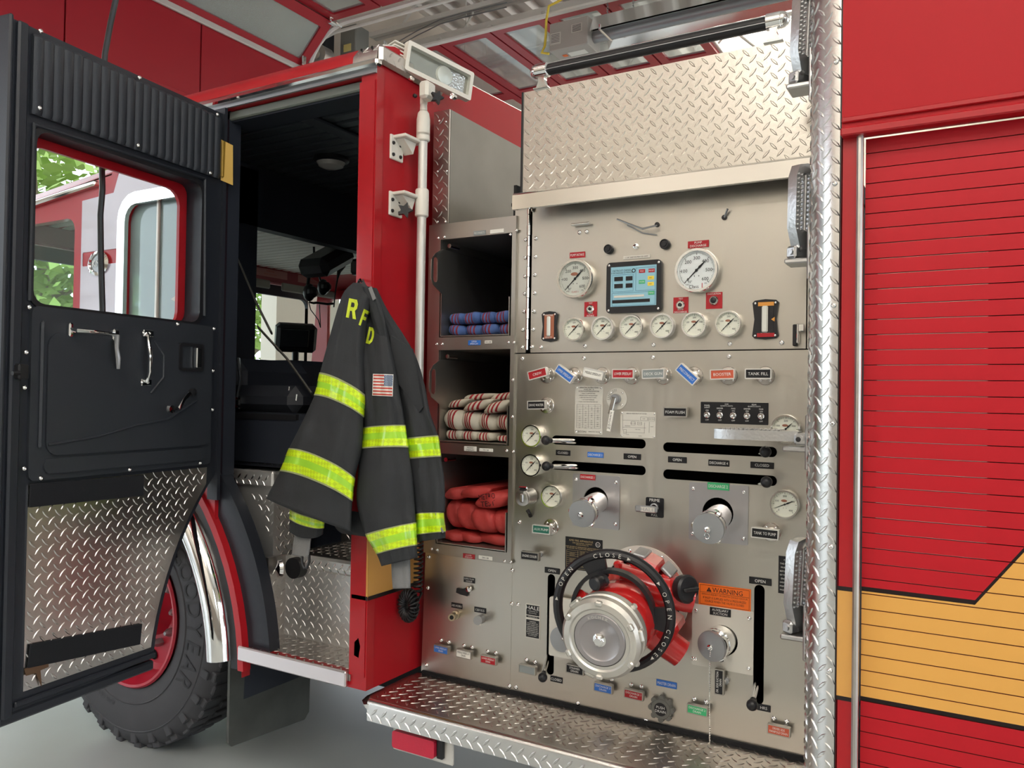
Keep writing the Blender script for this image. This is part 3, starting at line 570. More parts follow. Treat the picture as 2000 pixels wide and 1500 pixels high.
# headset hanging in the cab
hs = thing('headset', 'black headset hanging by its strap from the cab ceiling', 'headset', (-3.3, 1.6, 2.2))
Hx = lambda u, v: PX(u, v, -3.2)
part(MB().tube([Hx(u, v) for u, v in ((613, 482), (614, 507))], .006, 6).tube([Hx(u, v) for u, v in ((614, 506), (604, 535), (600, 565))], .009, 6).tube([Hx(u, v) for u, v in ((614, 506), (622, 535), (628, 555))], .006, 6), 'strap', BKP, hs)
for (u, v, r) in ((604, 571, .045), (631, 561, .042)): q = Hx(u, v); part(MB().ball(q, r, 14, 0, None, (.7, .8, 1.1)).ball(q + Vector((.02, 0, 0)), r * .75, 10), 'ear_cup', BKP, hs)
part(MB().tube([Hx(u, v) for u, v in ((605, 590), (612, 592), (618, 591), (640, 594), (650, 593))], .007, 6), 'microphone_boom', BKP, hs)
part(MB().tube([Hx(u, v) for u, v in ((603, 590), (607, 605), (622, 625), (626, 640))], .003, 5).tube([Hx(u, v) for u, v in ((624, 595), (626, 640))], .003, 5), 'cord', BKP, hs)
t = thing('hanging_microphone', 'black cable and clip hanging beside the headset', 'microphone', (-3.2, 2, 2.2))
part(MB().box(Hx(673, 500) , (.06, .09, .07), .012), 'clip', BKP, t); part(MB().tube([Hx(u, v) for u, v in ((673, 505), (670, 520), (662, 530), (659, 545), (655, 570), (652, 600))], [.014, .014, .012, .005, .004, .004], 6), 'cable', BKP, t)
# ================================================================== PUMP PANEL
XP0, XP1 = -1.252, -.345       # panel from the hose lockers to the corner column
ZS = PY(1100, 689).z           # joint between hinged gauge panel and lower panel
def slot_h(u0, v0, u1, v1, h=.0265):
    a, b = PY(u0, v0), PY(u1, v1); z = (a.z + b.z) / 2; r = h / 2
    return rrect(a.x, z - r, b.x, z + r, r * .98, 6)
S1 = slot_h(1079, 857, 1262, 869); S2 = slot_h(1078, 906, 1262, 921); S3 = slot_h(1296, 872, 1518, 884); S4 = slot_h(1296, 925, 1518, 940)
def slot_v(u, v0, v1, wd): a, b = PY(u, v0), PY(u, v1); return rrect(a.x - wd / 2, b.z, a.x + wd / 2, a.z, wd * .49, 6)
S5 = slot_v(1078, 1121, 1318, .0245); S6 = slot_v(1484, 1142, 1375, .0265)
IN = PY(1255, 1160); D1c = PY(1165, 977); D2c = PY(1403, 1002); SUc = PY(1412, 1250)
holes = [S1, S2, S3, S4, S5, S6, circ(IN.x, IN.z, .112, 36), circ(D1c.x, D1c.z, .038), circ(D2c.x, D2c.z, .042), circ(SUc.x, SUc.z, .040)]
low_panel = part(MB().prism([(XP0, .553), (XP1, .553), (XP1, ZS - .0015), (XP0, ZS - .0015)], 0, .003, 0, XZ, holes), 'lower_pump_panel', STEEL, M=I4)
x_h = PY(1033, 560).x
top_panel = xz([(x_h + .012, ZS + .0015), (PY(1575, 650).x, ZS + .0015), (PY(1575, 650).x, 2.03), (x_h + .012, 2.03)], -.006, -.001, STEEL, 'hinged_gauge_panel')
hs_ = xz([(XP0, ZS + .0015), (x_h - .006, ZS + .0015), (x_h - .006, 2.03), (XP0, 2.03)], -.004, 0, STEEL, 'hinge_strip')
xz([(PY(1577, 650).x, ZS + .0015), (XP1, ZS + .0015), (XP1, 2.03), (PY(1577, 650).x, 2.03)], -.003, 0, STEEL, 'edge_strip')
hg = MB(); z = ZS + .01; k = 0
while z < 2.0: hg.cyl((x_h + .002, -.010, z), (x_h + .002, -.010, z + .030), .0055 if k % 2 else .0045, None, 10); z += .0315; k += 1
part(hg, 'piano_hinge', POL, hs_, kind='stuff')
add('pump_house', DARK, ((-.8, .62, 1.3), (1.0, .02, 1.6)), ((-1.262, .31, 1.3), (.01, .6, 1.6)), ((-.33, .31, 1.3), (.01, .6, 1.6)), ((-.8, .31, .545), (.95, .6, .01)), ((-.8, .31, 2.04), (.95, .6, .01)))
bolts(hs_, [(1027, 468), (1026, 503.5), (1025.6, 539.5), (1025, 573.5), (1023.6, 608.5), (1021.5, 644), (1021, 678.5)], -.004)
bolts(top_panel, [(1047, 465.4), (1046.4, 501.4), (1045, 536.6), (1044.6, 572.4), (1043, 608), (1041.5, 643.4), (1039.6, 677.6), (1057.5, 678), (1143, 676), (1276.6, 673.4), (1425.6, 671.5), (1527, 669), (1132, 454), (1146, 452.5)], -.006)
bolts(low_panel, [(1020.5, 700.5), (1141, 699.6), (1275.5, 698), (1424, 696), (1014.9, 1019.7), (1012, 1180.6), (1008, 1341.8), (1129, 1373), (1262, 1407), (1411.5, 1447), (1354, 1286)], -.003)
# ---- hose locker frames
fl0, fl1 = PY(838, 700).x, PY(1008, 700).x
ox0, ox1 = PY(861, 700).x, PY(1001, 660).x
zt_ = 2.0; rows = []
for (a, b) in ((463, 658), (683, 867), (889, 1070)): rows.append((PY(930, b).z, PY(930, a).z))
zb = PY(930, 1091).z
fr = xz([(fl0, zb), (fl1, zb), (fl1, zt_), (fl0, zt_)], -.012, 0, STEELD, 'locker_frame', None, [[(ox0, a), (ox1, a), (ox1, b), (ox0, b)] for a, b in rows])
bolts(fr, [(868, 463), (856, 465), (997, 458), (1009, 450), (864, 672), (853, 672), (993, 669), (1004, 669), (990, 880), (1003, 882), (843, 1072), (854, 1074), (986, 1096), (998, 1098), (1002, 742), (1001, 814)], -.012, .005)
sub = xz([(PY(826, 1200).x, .555), (fl1, .555), (fl1, zb - .002), (PY(832, 1100).x, zb - .002)], -.004, 0, STEEL, 'drain_panel')
bolts(sub, [(837.5, 1087.6), (835.8, 1148), (833.3, 1298.6), (1000.7, 1113.8), (1000, 1179), (995.5, 1339.4)], -.004)
sh = MB()
for a, b in rows:
    sh.box((ox0 - .006, .4, (a + b) / 2), (.01, .8, b - a + .02)).box((ox1 + .006, .4, (a + b) / 2), (.01, .8, b - a + .02)).box(((ox0 + ox1) / 2, .4, a - .006), (ox1 - ox0 + .02, .8, .01)).box(((ox0 + ox1) / 2, .4, b + .006), (ox1 - ox0 + .02, .8, .01)).box(((ox0 + ox1) / 2, .8, (a + b) / 2), (ox1 - ox0 + .02, .01, b - a + .02))
part(sh, 'locker_shell', mat('locker_steel', (.20, .19, .175), metal=.8, rough=.5))
# trays with hand holes, hoses folded in them
FOLDM = {}
def stripes(name, base, line, bands, rough=.8):
    m = mat(name, base, rough=rough, bump=(500, .3)); nt = m.node_tree; b = nt.nodes['Principled BSDF']
    tc = nt.nodes.new('ShaderNodeTexCoord'); sp = nt.nodes.new('ShaderNodeSeparateXYZ'); nt.links.new(tc.outputs['UV'], sp.inputs[0])
    cr = nt.nodes.new('ShaderNodeValToRGB'); cr.color_ramp.interpolation = 'CONSTANT'; e = cr.color_ramp.elements; e[0].position = 0; e[0].color = (*base, 1); e[1].position = bands[0][0]; e[1].color = (*line, 1)
    q = [(bands[0][1], base)] + [x for b_ in bands[1:] for x in ((b_[0], line), (b_[1], base))]
    for p, c in q: n_ = e.new(p); n_.color = (*c, 1)
    nt.links.new(sp.outputs[0], cr.inputs[0]); nz = nt.nodes.new('ShaderNodeTexNoise'); nz.inputs['Scale'].default_value = 60
    mx = nt.nodes.new('ShaderNodeMix'); mx.data_type = 'RGBA'; mx.blend_type = 'MULTIPLY'; mx.inputs[0].default_value = .35
    nt.links.new(cr.outputs[0], mx.inputs[6]); nt.links.new(nz.outputs[0], mx.inputs[7]); nt.links.new(mx.outputs[2], b.inputs['Base Color']); return m
BND = [(.24, .32), (.40, .48), (.56, .64)]
HB = stripes('blue_hose_jacket', (.075, .14, .36), (.20, .02, .035), BND); HW = stripes('cream_hose_jacket', (.60, .55, .45), (.33, .012, .02), BND); HR = mat('red_hose_jacket', (.46, .045, .04), rough=.6, noise=(14, .28), bump=(300, .3))
def fold(parent, m, x0, x1, z0, z1, yf, depth=.4, lean=0, sag=0, skew=0):
    # one fold of flat hose: two layers that turn round at the front; UV x runs across the hose
    mb = MB(); nx = 9; h = z1 - z0; ux = []; prof = []
    for i in range(9): a = -PI / 2 + PI * i / 8; prof.append((yf + h * .42 * (1 - math.cos(a)), (z0 + z1) / 2 + math.sin(a) * h / 2))
    prof = [(yf + depth, z0)] + prof + [(yf + depth, z1)]
    for i in range(nx + 1):
        t = i / nx; bul = math.sin(PI * min(1, max(0, t))) ** .45
        for (y, z) in prof:
            zc = (z0 + z1) / 2; zz = zc + (z - zc) * (.62 + .38 * bul) + lean * (t - .5) + sag * math.sin(PI * t)
            mb.v.append(Vector((x0 + (x1 - x0) * t + skew * (z - zc), y + (1 - bul) * .012 + .004 * math.sin(9 * t + z * 50), zz))); ux.append(t)
    n_ = len(prof)
    for i in range(nx):
        for j in range(n_ - 1): a = i * n_ + j; mb.f.append((a, a + n_, a + n_ + 1, a + 1)); mb.m.append(0)
    mb.f += [tuple(range(n_)), tuple(nx * n_ + j for j in range(n_))[::-1]]; mb.m += [0, 0]
    o = mb.build('hose_fold', m, parent, I4, angle=1.2); me = o.data; uv = me.uv_layers.new(name='UVMap')
    for lp in me.loops: uv.data[lp.index].uv = (ux[lp.vertex_index], 0)
    return o
trays = []
for (a, b), nm in zip(rows, ('upper', 'middle', 'lower')):
    xl, xr = ox0 + .004, ox1 - .008
    t = thing('hose_tray', 'stainless slide-in hose tray in the %s locker with a cut-out hand grip' % nm, 'tray', ((xl + xr) / 2, .2, a), 'slide-in hose trays')
    hb = min(b - .03, a + .225); H_ = [(-.012, a + .004), (.55, a + .004), (.55, b - .03), (-.012, b - .03), (-.02, b - .035)] + [(-.05, b - .05), (-.068, b - .07), (-.07, b - .13), (-.06, b - .15), (-.02, b - .17), (-.012, b - .175)]
    MB().prism(H_, xl, xl + .003, 0, YZ, [rrect(-.058, b - .142, -.036, b - .062, .0105)]).build('side_plate', STEELD, t, I4)
    MB().box(((xl + xr) / 2, .27, a + .004), (xr - xl, .56, .003)).box((xr, .27, a + .06), (.003, .56, .12)).build('floor_plate', STEELD, t, I4)
    MB().cyl((xl + .022, .0, b - .02), (xl + .022, .05, b - .02), .007, .007, 12).build('catch_pin', CHR, t, I4)
    trays.append((t, xl + .006, xr - .004, a + .008, b))
t, xl, xr, a, b = trays[0]
h0 = thing('fire_hose', 'blue striped fire hose folded in two layers in the upper locker', 'hose', ((xl + xr) / 2, .2, a), 'folded hoses in the lockers')
W_ = xr - xl
for i in range(4): fold(h0, HB, xl + W_ * (.0 + .25 * i), xl + W_ * (.27 + .25 * i), a + .001, a + .034, .012 + .008 * (i % 2), lean=-.004 + .004 * i % 3)
for i in range(4): fold(h0, HB, xl + W_ * (.02 + .24 * i), xl + W_ * (.27 + .24 * i), a + .036, a + .073, .004 + .01 * ((i + 1) % 2), lean=.006 * (i % 2))
t, xl, xr, a, b = trays[1]
h1 = thing('fire_hose', 'cream fire hose with red stripes piled in the middle locker', 'hose', ((xl + xr) / 2, .2, a), 'folded hoses in the lockers')
for i in range(3): fold(h1, HW, xl + W_ * (.0 + .24 * i), xl + W_ * (.26 + .24 * i), a + .001, a + .032 - .002 * i, .014)
fold(h1, HW, xl + W_ * .74, xr, a + .001, a + .02, .03)
for i in range(4): fold(h1, HW, xl + W_ * (.0 + .25 * i), xl + W_ * (.28 + .245 * i), a + .034 + .002 * i, a + .100 - .004 * i, .0 + .006 * i, lean=-.006, sag=-.003)
fold(h1, HW, xl + W_ * .0, xl + W_ * .3, a + .104, a + .130, .02, lean=.012, skew=.5); fold(h1, HW, xl + W_ * .30, xl + W_ * .72, a + .098, a + .128, .0, lean=.02, skew=.5); fold(h1, HW, xl + W_ * .64, xl + W_ * 1.0, a + .092, a + .128, -.008, lean=.02, skew=.5)
fold(h1, HW, xl + W_ * .15, xl + W_ * .62, a + .130, a + .150, .06, lean=.008, skew=.6); fold(h1, HW, xl + W_ * .6, xl + W_ * 1.0, a + .13, a + .155, .05, lean=.01, skew=.6)
t, xl, xr, a, b = trays[2]
h2 = thing('fire_hose', 'faded red fire hose marked test, folded in the lower locker', 'hose', ((xl + xr) / 2, .2, a), 'folded hoses in the lockers')
for i, (p, q) in enumerate(((0, .3), (.2, .55), (.5, 1))): fold(h2, HR, xl + W_ * p, xl + W_ * q, a + .001, a + .03 + .004 * (i == 2), .004 + .01 * i, lean=-.004)
for i, (p, q) in enumerate(((0, .24), (.18, .52), (.45, .80), (.74, 1.0))): fold(h2, HR, xl + W_ * p, xl + W_ * q, a + .036, a + .128 - .006 * i, (.02, .012, -.004, .012)[i], lean=-.01, sag=.003)
fold(h2, HR, xl, xl + W_ * .32, a + .132, a + .172, .01, lean=.008, skew=.2); fold(h2, HR, xl + W_ * .28, xl + W_ * .72, a + .145, a + .18, .0, lean=.01, skew=.2)
f9 = fold(h2, HR, xl + W_ * .56, xl + W_ * 1.0, a + .118, a + .172, -.012, lean=.012, skew=.4)
MB().text('METRO', 0, .011, .017, 0, maxw=.06).text('TEST', .0, -.011, .017, 0, maxw=.06).build('marker_lettering', INK, h2, FM((xl + W_ * .75, -.0135, a + .146), .18))
# ---- generic tag, label, knob builders
def label_plate(u, v, wd, hg, txt, colm, ink=INKW, a=0, Y=-.003, nm='name_plate', lines=None, parent=ENG, th=.0016):
    M = FM(PY(u, v, Y), a); M.translation.y = Y
    o = MB().box((0, 0, th / 2), (wd, hg, th), .0006).build(nm, colm, parent, M)
    if txt: MB().text(txt, 0, 0, hg * (.42 if '\n' not in txt else .30), th + .0004, maxw=wd * .88).build('lettering', ink, o, M)
    return o
RIM = mat('tag_rim_metal', (.80, .79, .76), metal=.6, rough=.3); FLG = mat('flange_metal', (.60, .57, .53), metal=1, rough=.24)
def tag_handle(u, v, wd, hg, txt, colm, a=0, flange=None, ink=INKW, out=.045, label=None, drain=None, vert=False):
    # framed tag on a shaft, standing off a chrome flange or two screws
    P = PY(u, v, -out); M = FM(P, a)
    if flange: B = PY(*flange)
    else: B = Vector((P.x + .012, 0, P.z))
    root = MB().lathe([(.0245, 0), (.0245, .0025), (.023, .004), (.013, .005), (.012, .010), (.009, .012), (0, .012)] if flange else [(.009, 0), (.009, .008), (0, .008)], 28, 0, FM(B) @ Matrix.Translation((0, 0, .003)))
    root = root.build('control_flange' if flange else 'control_base', FLG if flange else GREYP, ENG, I4)
    if label: root['label'] = label
    MB().cyl((B.x, -.003, B.z), (P.x + (B.x - P.x) * .85, -out + .004, P.z + (B.z - P.z) * .6), .0055, .0055, 10).build('shaft', CHR, root, I4)
    MB().prism(rrect(-wd / 2 - .0023, -hg / 2 - .0023, wd / 2 + .0023, hg / 2 + .0023, .002, 2), -.010, .0034, 0, None, [[(-wd / 2 + .0005, -hg / 2 + .0005), (wd / 2 - .0005, -hg / 2 + .0005), (wd / 2 - .0005, hg / 2 - .0005), (-wd / 2 + .0005, hg / 2 - .0005)]]).box((0, 0, -.005), (wd, hg, .009)).build('tag_frame', RIM if flange else STEELD, root, M)
    f = MB().box((0, 0, .0017), (wd, hg, .0012)).build('tag_face', colm, root, M)
    if txt: MB().text(txt, 0, 0, hg * (.34 if '\n' not in txt else .26), .0028, maxw=wd * .86).build('lettering', ink, root, M)
    if flange:
        for k in range(4): q = PI / 4 + k * PI / 2; bolt(root, FM(B) @ Matrix.Translation((.0165 * math.cos(q), .0165 * math.sin(q), .006)), .0042)
    if drain:
        for (bu, bv) in drain: bolt(root, FM(PY(bu, bv, -.004)), .0068)
    return root
rad_ = math.radians
for a_ in [(1050, 730, .059, .022, 'CREW', TR, 14, (1070, 733), INKW, 'red tag'), (1103, 730, .059, .022, 'UPPER SPEEDLAY', TB, -34, (1124, 734), INKW, 'tilted blue tag'), (1159, 730, .058, .021, 'MIDDLE SPEEDLAY', TW, -12, (1178, 734), INK, 'white tag'), (1217, 730, .060, .022, 'LOWER SPEEDLAY', TR, 0, (1235, 734), INKW, 'red tag'), (1276, 730, .060, .022, 'DECK GUN', TS, 2, (1297, 734), INKW, 'grey tag'), (1342, 731, .060, .022, 'PRECONNECT', TB, -41, (1357, 734), INKW, 'tilted blue tag'), (1411, 731, .060, .022, 'BOOSTER', TO, 2, (1424, 734), INKW, 'orange tag'), (1481, 730, .062, .022, 'TANK FILL', TK, 0, (1496, 734), INKW, 'black tag'), (1048, 791, .056, .021, 'DRIVE WATER', TK, 2, (1069, 792), INKW, 'black tag'), (1494, 1042, .064, .022, 'TANK TO PUMP', TK, -1, (1507, 1039), INKW, 'black tag'), (1057.6, 1034, .054, .021, 'AUX PUMP', TDG, 0, (1077.6, 1029), INKW, 'dark green tag')]:
    tag_handle(a_[0], a_[1], a_[2], a_[3], a_[4], a_[5], rad_(a_[6]), a_[7], a_[8], label='%s pull reading %s' % (a_[9], a_[4].lower()))
tag_handle(1035, 1086, .056, .021, 'ENGINE COOLER', TK, 0, label='black tag pull reading engine cooler')
tag_handle(1319, 805, .062, .022, 'FOAM FLUSH', TK, 0, out=.03, label='black tag pull reading foam flush')
for a_ in [(861.7, 1268.6, 'UPPER SPEEDLAY\nDRAIN', TB, INKW, ((862, 1250.5), (877, 1254)), 'blue'), (906, 1277.7, 'MIDDLE SPEEDLAY\nDRAIN', TW, INK, ((906.6, 1260.7), (922.5, 1264)), 'white'), (954, 1289.5, 'LOWER SPEEDLAY\nDRAIN', TR, INKW, ((953, 1272), (969, 1275)), 'red'), (1030, 1308, '', TS, INKW, ((1029, 1288.6), (1045.6, 1293)), 'grey'), (1123, 1308, 'STEAMER\nDRAIN', TK, INKW, None, 'black'), (1178, 1344, 'DISCHARGE 3\nDRAIN', TB, INKW, ((1176, 1324), (1195, 1327)), 'faded blue'), (1237.6, 1357, 'DISCHARGE 1\nDRAIN', TR, INKW, ((1233, 1337.6), (1253, 1341)), 'dark red'), (1362, 1387, 'DISCHARGE 2\nDRAIN', TG, INKW, ((1357, 1365.5), (1380, 1371)), 'green'), (1521, 1427, 'DRIVER SIDE\nMANIFOLD DRAIN', TO, INKW, ((1512, 1403), (1537, 1409)), 'faded red')]:
    tag_handle(a_[0], a_[1], .052 if a_[0] > 1000 else .052, .021, a_[2], a_[3], -.02, None, a_[4], .026, '%s drain tag' % a_[6], a_[5])
tag_handle(1404.6, 1332, .062, .021, 'DR. SIDE SUCTION\nDRAIN', TK, PI / 2, None, INKW, .026, 'upright black drain tag')
for a_ in [(1128, 498, .050, .017, 'PUMP INTAKE', TR), (1364, 477, .058, .019, 'PUMP\nDISCHARGE', TR), (1243.6, 502, .080, .010, "1 3/4\" 200'=94 PSI=150 GPM", PALE), (1100, 884.4, .048, .0155, 'CLOSED', TK), (1163, 888.4, .050, .0155, 'DISCHARGE 3', TB), (1235, 892, .052, .0165, 'OPEN', TK), (1323, 898, .053, .0165, 'OPEN', TK), (1404, 904.4, .056, .0165, 'DISCHARGE 4', TK), (1488.6, 908.8, .060, .0165, 'CLOSED', TK), (1078.7, 1114.5, .050, .017, 'OPEN', TK), (1485, 1135, .057, .018, 'OPEN', TK), (1492, 1382.5, .034, .017, 'HRS', TK), (1087, 1327, .040, .017, 'CLOSED', TK), (916.8, 1133, .042, .0165, 'SUPPLY PUMP\nCOOLER', TK), (892.5, 1183, .042, .0165, 'AIR HORN', TK), (938, 1191.5, .043, .0165, '120/10.5', TK), (1302, 1336, .058, .018, 'MASTER DRAIN', TB), (1148, 932, .048, .0155, 'DISCHARGE 1', TR), (937, 455, .045, .014, 'PRECONNECT 1', TS), (926.7, 669.4, .046, .0155, 'UPPER\nSPEEDLAY', TB), (918.8, 876.5, .046, .0155, 'MIDDLE\nSPEEDLAY', TW), (916, 1086.5, .044, .0145, 'LOWER\nSPEEDLAY', TR), (954, 668, .026, .0095, '200-1.88', TW), (949.5, 879, .050, .010, '200-1.88', TW), (948.5, 1089.5, .050, .0115, '200-1.88', TW), (971, 451.5, .050, .012, '', TW)]:
    front = -.0125 if a_[0] < 1000 and a_[1] < 1100 else (-.0045 if a_[0] < 1000 else (-.0065 if a_[1] < 690 else -.0035))
    if a_[4] == 'DISCHARGE 1': front = -.0065
    label_plate(a_[0], a_[1], a_[2], a_[3], a_[4], a_[5], INK if a_[5] in (TW, PALE) else INKW, Y=front)
# ---- gauges
def gauge(u, v, r, big=None, ring=POL, label=None, needle=.78, Y0=-.003, deep=.024, face=CREAM):
    P = PY(u, v, Y0 - deep); M = FM((P.x, Y0, P.z)); k = r / .034
    g = MB().lathe([(r * .93, 0), (r * .93, deep * .8), (r, deep * .82), (r * 1.0, deep), (r * .97, deep + .003), (r * .87, deep + .003), (r * .85, deep), (r * .85, deep - .005)], 40).build('gauge', ring, ENG, M)
    if label: g['label'] = label
    zf = deep - .005
    MB().lathe([(r * .86, zf), (0, zf)], 40).build('dial', face, g, M)
    mk = MB(); N = 60 if big else 24
    for i in range(N + 1):
        a = rad_(225 - 270 * i / N); L = .11 if i % (10 if big else 4) == 0 else (.075 if big and i % 5 == 0 else .045)
        T = Matrix.Rotation(a, 4, 'Z'); mk.box((r * (.80 - L / 2), 0, zf + .0005), (r * L, r * (.022 if L > .1 else .012), .0003), 0, 0, T)
    for i, s_ in enumerate(('0', '100', '200', '300', '400', '500', '600') if big else ('0', '100', '200', '300', '400')):
        a = rad_(225 - 270 * i / (6 if big else 4)); mk.text(s_, r * .56 * math.cos(a), r * .56 * math.sin(a), r * (.15 if big else .13), zf + .0006)
    if big: mk.text('30"', -r * .30, -r * .50, r * .11, zf + .0006).text('PSI', r * .42, -r * .60, r * .07, zf + .0006).text('VAC', -r * .40, -r * .62, r * .07, zf + .0006)
    mk.ball((-r * .10, -r * .25, zf), r * .025, 6).ball((r * .10, -r * .25, zf), r * .025, 6)
    mk.build('dial_markings', INK, g, M, kind='stuff')
    if big == 'class': MB().text('Class', -r * .12, -r * .72, r * .15, zf + .0007).build('lettering', INK, g, M); MB().text('1', r * .26, -r * .69, r * .22, zf + .0007).build('lettering', INKR, g, M)
    elif big: MB().text('CLASS 1', 0, -r * .66, r * .08, zf + .0007).build('lettering', INKR, g, M)
    if big != 'class': MB().lathe([(r * .20, .0), (0, .0004)], 20, 0, Matrix.Translation((-r * .05, r * .24, zf + .0006)) @ Matrix.Diagonal((1, .45, 1, 1))).build('oval_mark', mat('oval_rust', (.34, .13, .08), rough=.4), g, M)
    a = needle; T = Matrix.Rotation(a, 4, 'Z')
    MB().prism([(-r * .74, -r * .008), (0, -r * .03), (r * .12, -r * .03), (r * .2, -r * .055), (r * .5, -r * .02), (r * .62, 0), (r * .5, r * .02), (r * .2, r * .055), (r * .12, r * .03), (0, r * .03), (-r * .74, r * .008)], zf + .0015, zf + .0022, 0, T).lathe([(r * .07, zf + .002), (r * .05, zf + .004), (0, zf + .004)], 14).build('needle', INK, g, M)
    MB().lathe([(r * .85, deep - .0012), (0, deep - .001)], 40).build('lens', GLASS, g, M)
    return g
gauge(1122, 544, .0575, 'in', POL, 'large pump intake gauge with pale dial', Y0=-.006, face=mat('dial_grey', (.55, .55, .50), rough=.4)); gauge(1359.5, 527.5, .060, 'class', CHR, 'large pump discharge gauge with white dial', Y0=-.006, face=mat('dial_pure', (.78, .79, .80), rough=.4))
for i, (u, v) in enumerate([(1120, 643), (1176, 641), (1232.5, 638.5), (1292.5, 636.5), (1355, 634), (1422, 632)]): gauge(u, v, .0345, None, (POL, SILV, CHR, SILV, CHR, POL)[i], 'small pressure gauge, %s of the row of six' % ('first', 'second', 'third', 'fourth', 'fifth', 'last')[i], Y0=-.006)
gauge(1037.6, 851.6, .034, label='small gauge beside the upper left lever'); gauge(1036.8, 909, .034, label='small gauge beside the lower left lever'); gauge(1076.8, 970, .034, label='small gauge beside discharge one')
gauge(1534, 838, .037, label='small gauge behind the folding step', deep=.018); gauge(1532, 985.5, .037, label='small gauge right of discharge two', needle=.42, deep=.018)
# ---- sight gauges
def sight(u, v, wd, hg, name, red):
    M = FM(PY(u, v, -.006)); M.translation.y = -.006; w2, h2 = wd / 2, hg / 2
    pl_ = [(-w2, -h2 + .006), (-w2 + .006, -h2), (0, -h2 - .003), (w2 - .006, -h2), (w2, -h2 + .006), (w2 * .84, 0), (w2, h2 - .006), (w2 - .006, h2), (0, h2 + .003), (-w2 + .006, h2), (-w2, h2 - .006), (-w2 * .84, 0)]
    o = MB().prism(pl_, 0, .008).build('level_gauge', BKP, ENG, M); o['label'] = name
    MB().box((0, 0, .0085), (wd * .62, hg * .84, .001)).build('backing_card', red, o, M)
    MB().box((0, 0, .012), (wd * .24, hg * .70, .007), .003).build('sight_tube', mat('sight_tube', (.70, .72, .66), rough=.12), o, M)
    MB().text('WATER TANK' if 'right' in name else 'FOAM TANK', 0, h2 * .78, .005, .0095, maxw=wd * .5).text('EMPTY', 0, -h2 * .77, .005, .0095).build('lettering', INKW, o, M)
    for sx in (-1, 1):
        for sy in (-1, 1): bolt(o, M @ Matrix.Translation((sx * (w2 - .0075), sy * (h2 - .007), .008)), .0035)
sight(1075, 638, .052, .085, 'level gauge with a rust red card at the left', mat('rust_card', (.38, .13, .07), rough=.4)); sight(1496, 624, .066, .098, 'black level gauge with orange pointer at the right', BKP)
MB().box((0, .040, .0012), (.040, .010, .001)).prism([(.013, 0), (.022, .006), (.022, -.006)], 0, .001).build('orange_pointer', mat('pointer_orange', (.75, .33, .06), rough=.4), ENG, FM(PY(1496, 624, -.0145)))
MB().box((0, -.040, .0012), (.044, .010, .001)).build('red_strip', TR, ENG, FM(PY(1496, 624, -.0145)))
# ---- pump governor display
M = FM(PY(1240, 561, -.006)); M.translation.y = -.006
gv = MB().prism(rrect(-.082, -.072, .082, .072, .012), 0, .012).build('pump_governor', BKP, ENG, M); gv['label'] = 'black pump governor with pale blue touch face'
MB().box((0, .002, .0125), (.136, .112, .0012)).build('display_face', LCD, gv, M)
d = MB()
for (x, y, ww, hh) in ((-.044, .024, .026, .012), (-.012, .024, .020, .012), (-.044, .004, .026, .012), (-.012, .004, .020, .012), (-.006, -.040, .112, .009)): d.box((x, y, .0135), (ww, hh, .001))
d.build('readout', TK, gv, M)
for (x, y, c, s_) in ((.026, .042, TR, 'IDLE'), (.054, .042, TR, 'PRESET'), (.026, .012, TG, 'MODE'), (.054, -.020, TG, 'MENU'), (.052, .022, YEL, 'INC'), (.052, .005, YEL, 'DEC')):
    MB().box((x, y, .0135), (.018, .010, .001)).build('button', c, gv, M); MB().text(s_, x, y, .0035, .0143).build('lettering', INKW if c != YEL else INK, gv, M)
MB().box((-.012, -.026, .0135), (.09, .006, .001)).build('scale_bar', PALE, gv, M)
ln = MB()
for (x0, y0, x1, y1) in ((-.063, -.012, .0, .035), (.008, -.012, .065, .052), (-.063, -.052, .065, -.016)):
    for b_ in (((x0 + x1) / 2, y0, x1 - x0, .0006), ((x0 + x1) / 2, y1, x1 - x0, .0006), (x0, (y0 + y1) / 2, .0006, y1 - y0), (x1, (y0 + y1) / 2, .0006, y1 - y0)): ln.box((b_[0], b_[1], .0134), (b_[2], b_[3], .0005))
ln.build('outline', mat('outline_blue', (.03, .12, .25)), gv, M)
MB().text('DETROIT DIESEL', -.034, .047, .0055, .0136).text('PUMP PRESSURE GOVERNOR', -.034, .0405, .0035, .0136).lathe([(.006, .0135), (.0035, .0135)], 16, 0, Matrix.Translation((.001, .045, 0))).build('lettering', INK, gv, M)
for sx in (-1, 1):
    for sy in (-1, 1): bolt(gv, M @ Matrix.Translation((sx * .074, sy * .064, .012)), .0042)
# red squares with jack or button
for (u, v, wd, hg, up, dn, blk) in ((1154, 604, .040, .043, '', 'PUMP\nINTAKE', 0), (1330, 596, .042, .043, '', 'PUMP\nDISCHARGE', 0), (1395, 587, .044, .044, 'EVACUATION', '', 1)):
    M = FM(PY(u, v, -.006)); M.translation.y = -.006; o = MB().box((0, 0, .001), (wd, hg, .002)).build('test_port_plate', TR, ENG, M)
    MB().lathe([(.012, .002), (.012, .006), (.009, .009), (.006, .009), (.005, .003), (0, .003)], 20).build('port_ring', POL, o, M)
    MB().lathe([(.0085 if blk else .0045, .0092), (0, .0105 if blk else .0094)], 16).build('port_centre', BKP, o, M)
    mb = MB()
    if up: mb.text(up, 0, hg * .40, .004, .0024, maxw=wd * .92)
    if dn: mb.text(dn, 0, -hg * .36, .0045, .0024, maxw=wd * .9)
    if not up: mb.text('TEST', 0, hg * .40, .004, .0024)
    mb.build('lettering', INKW, o, M)
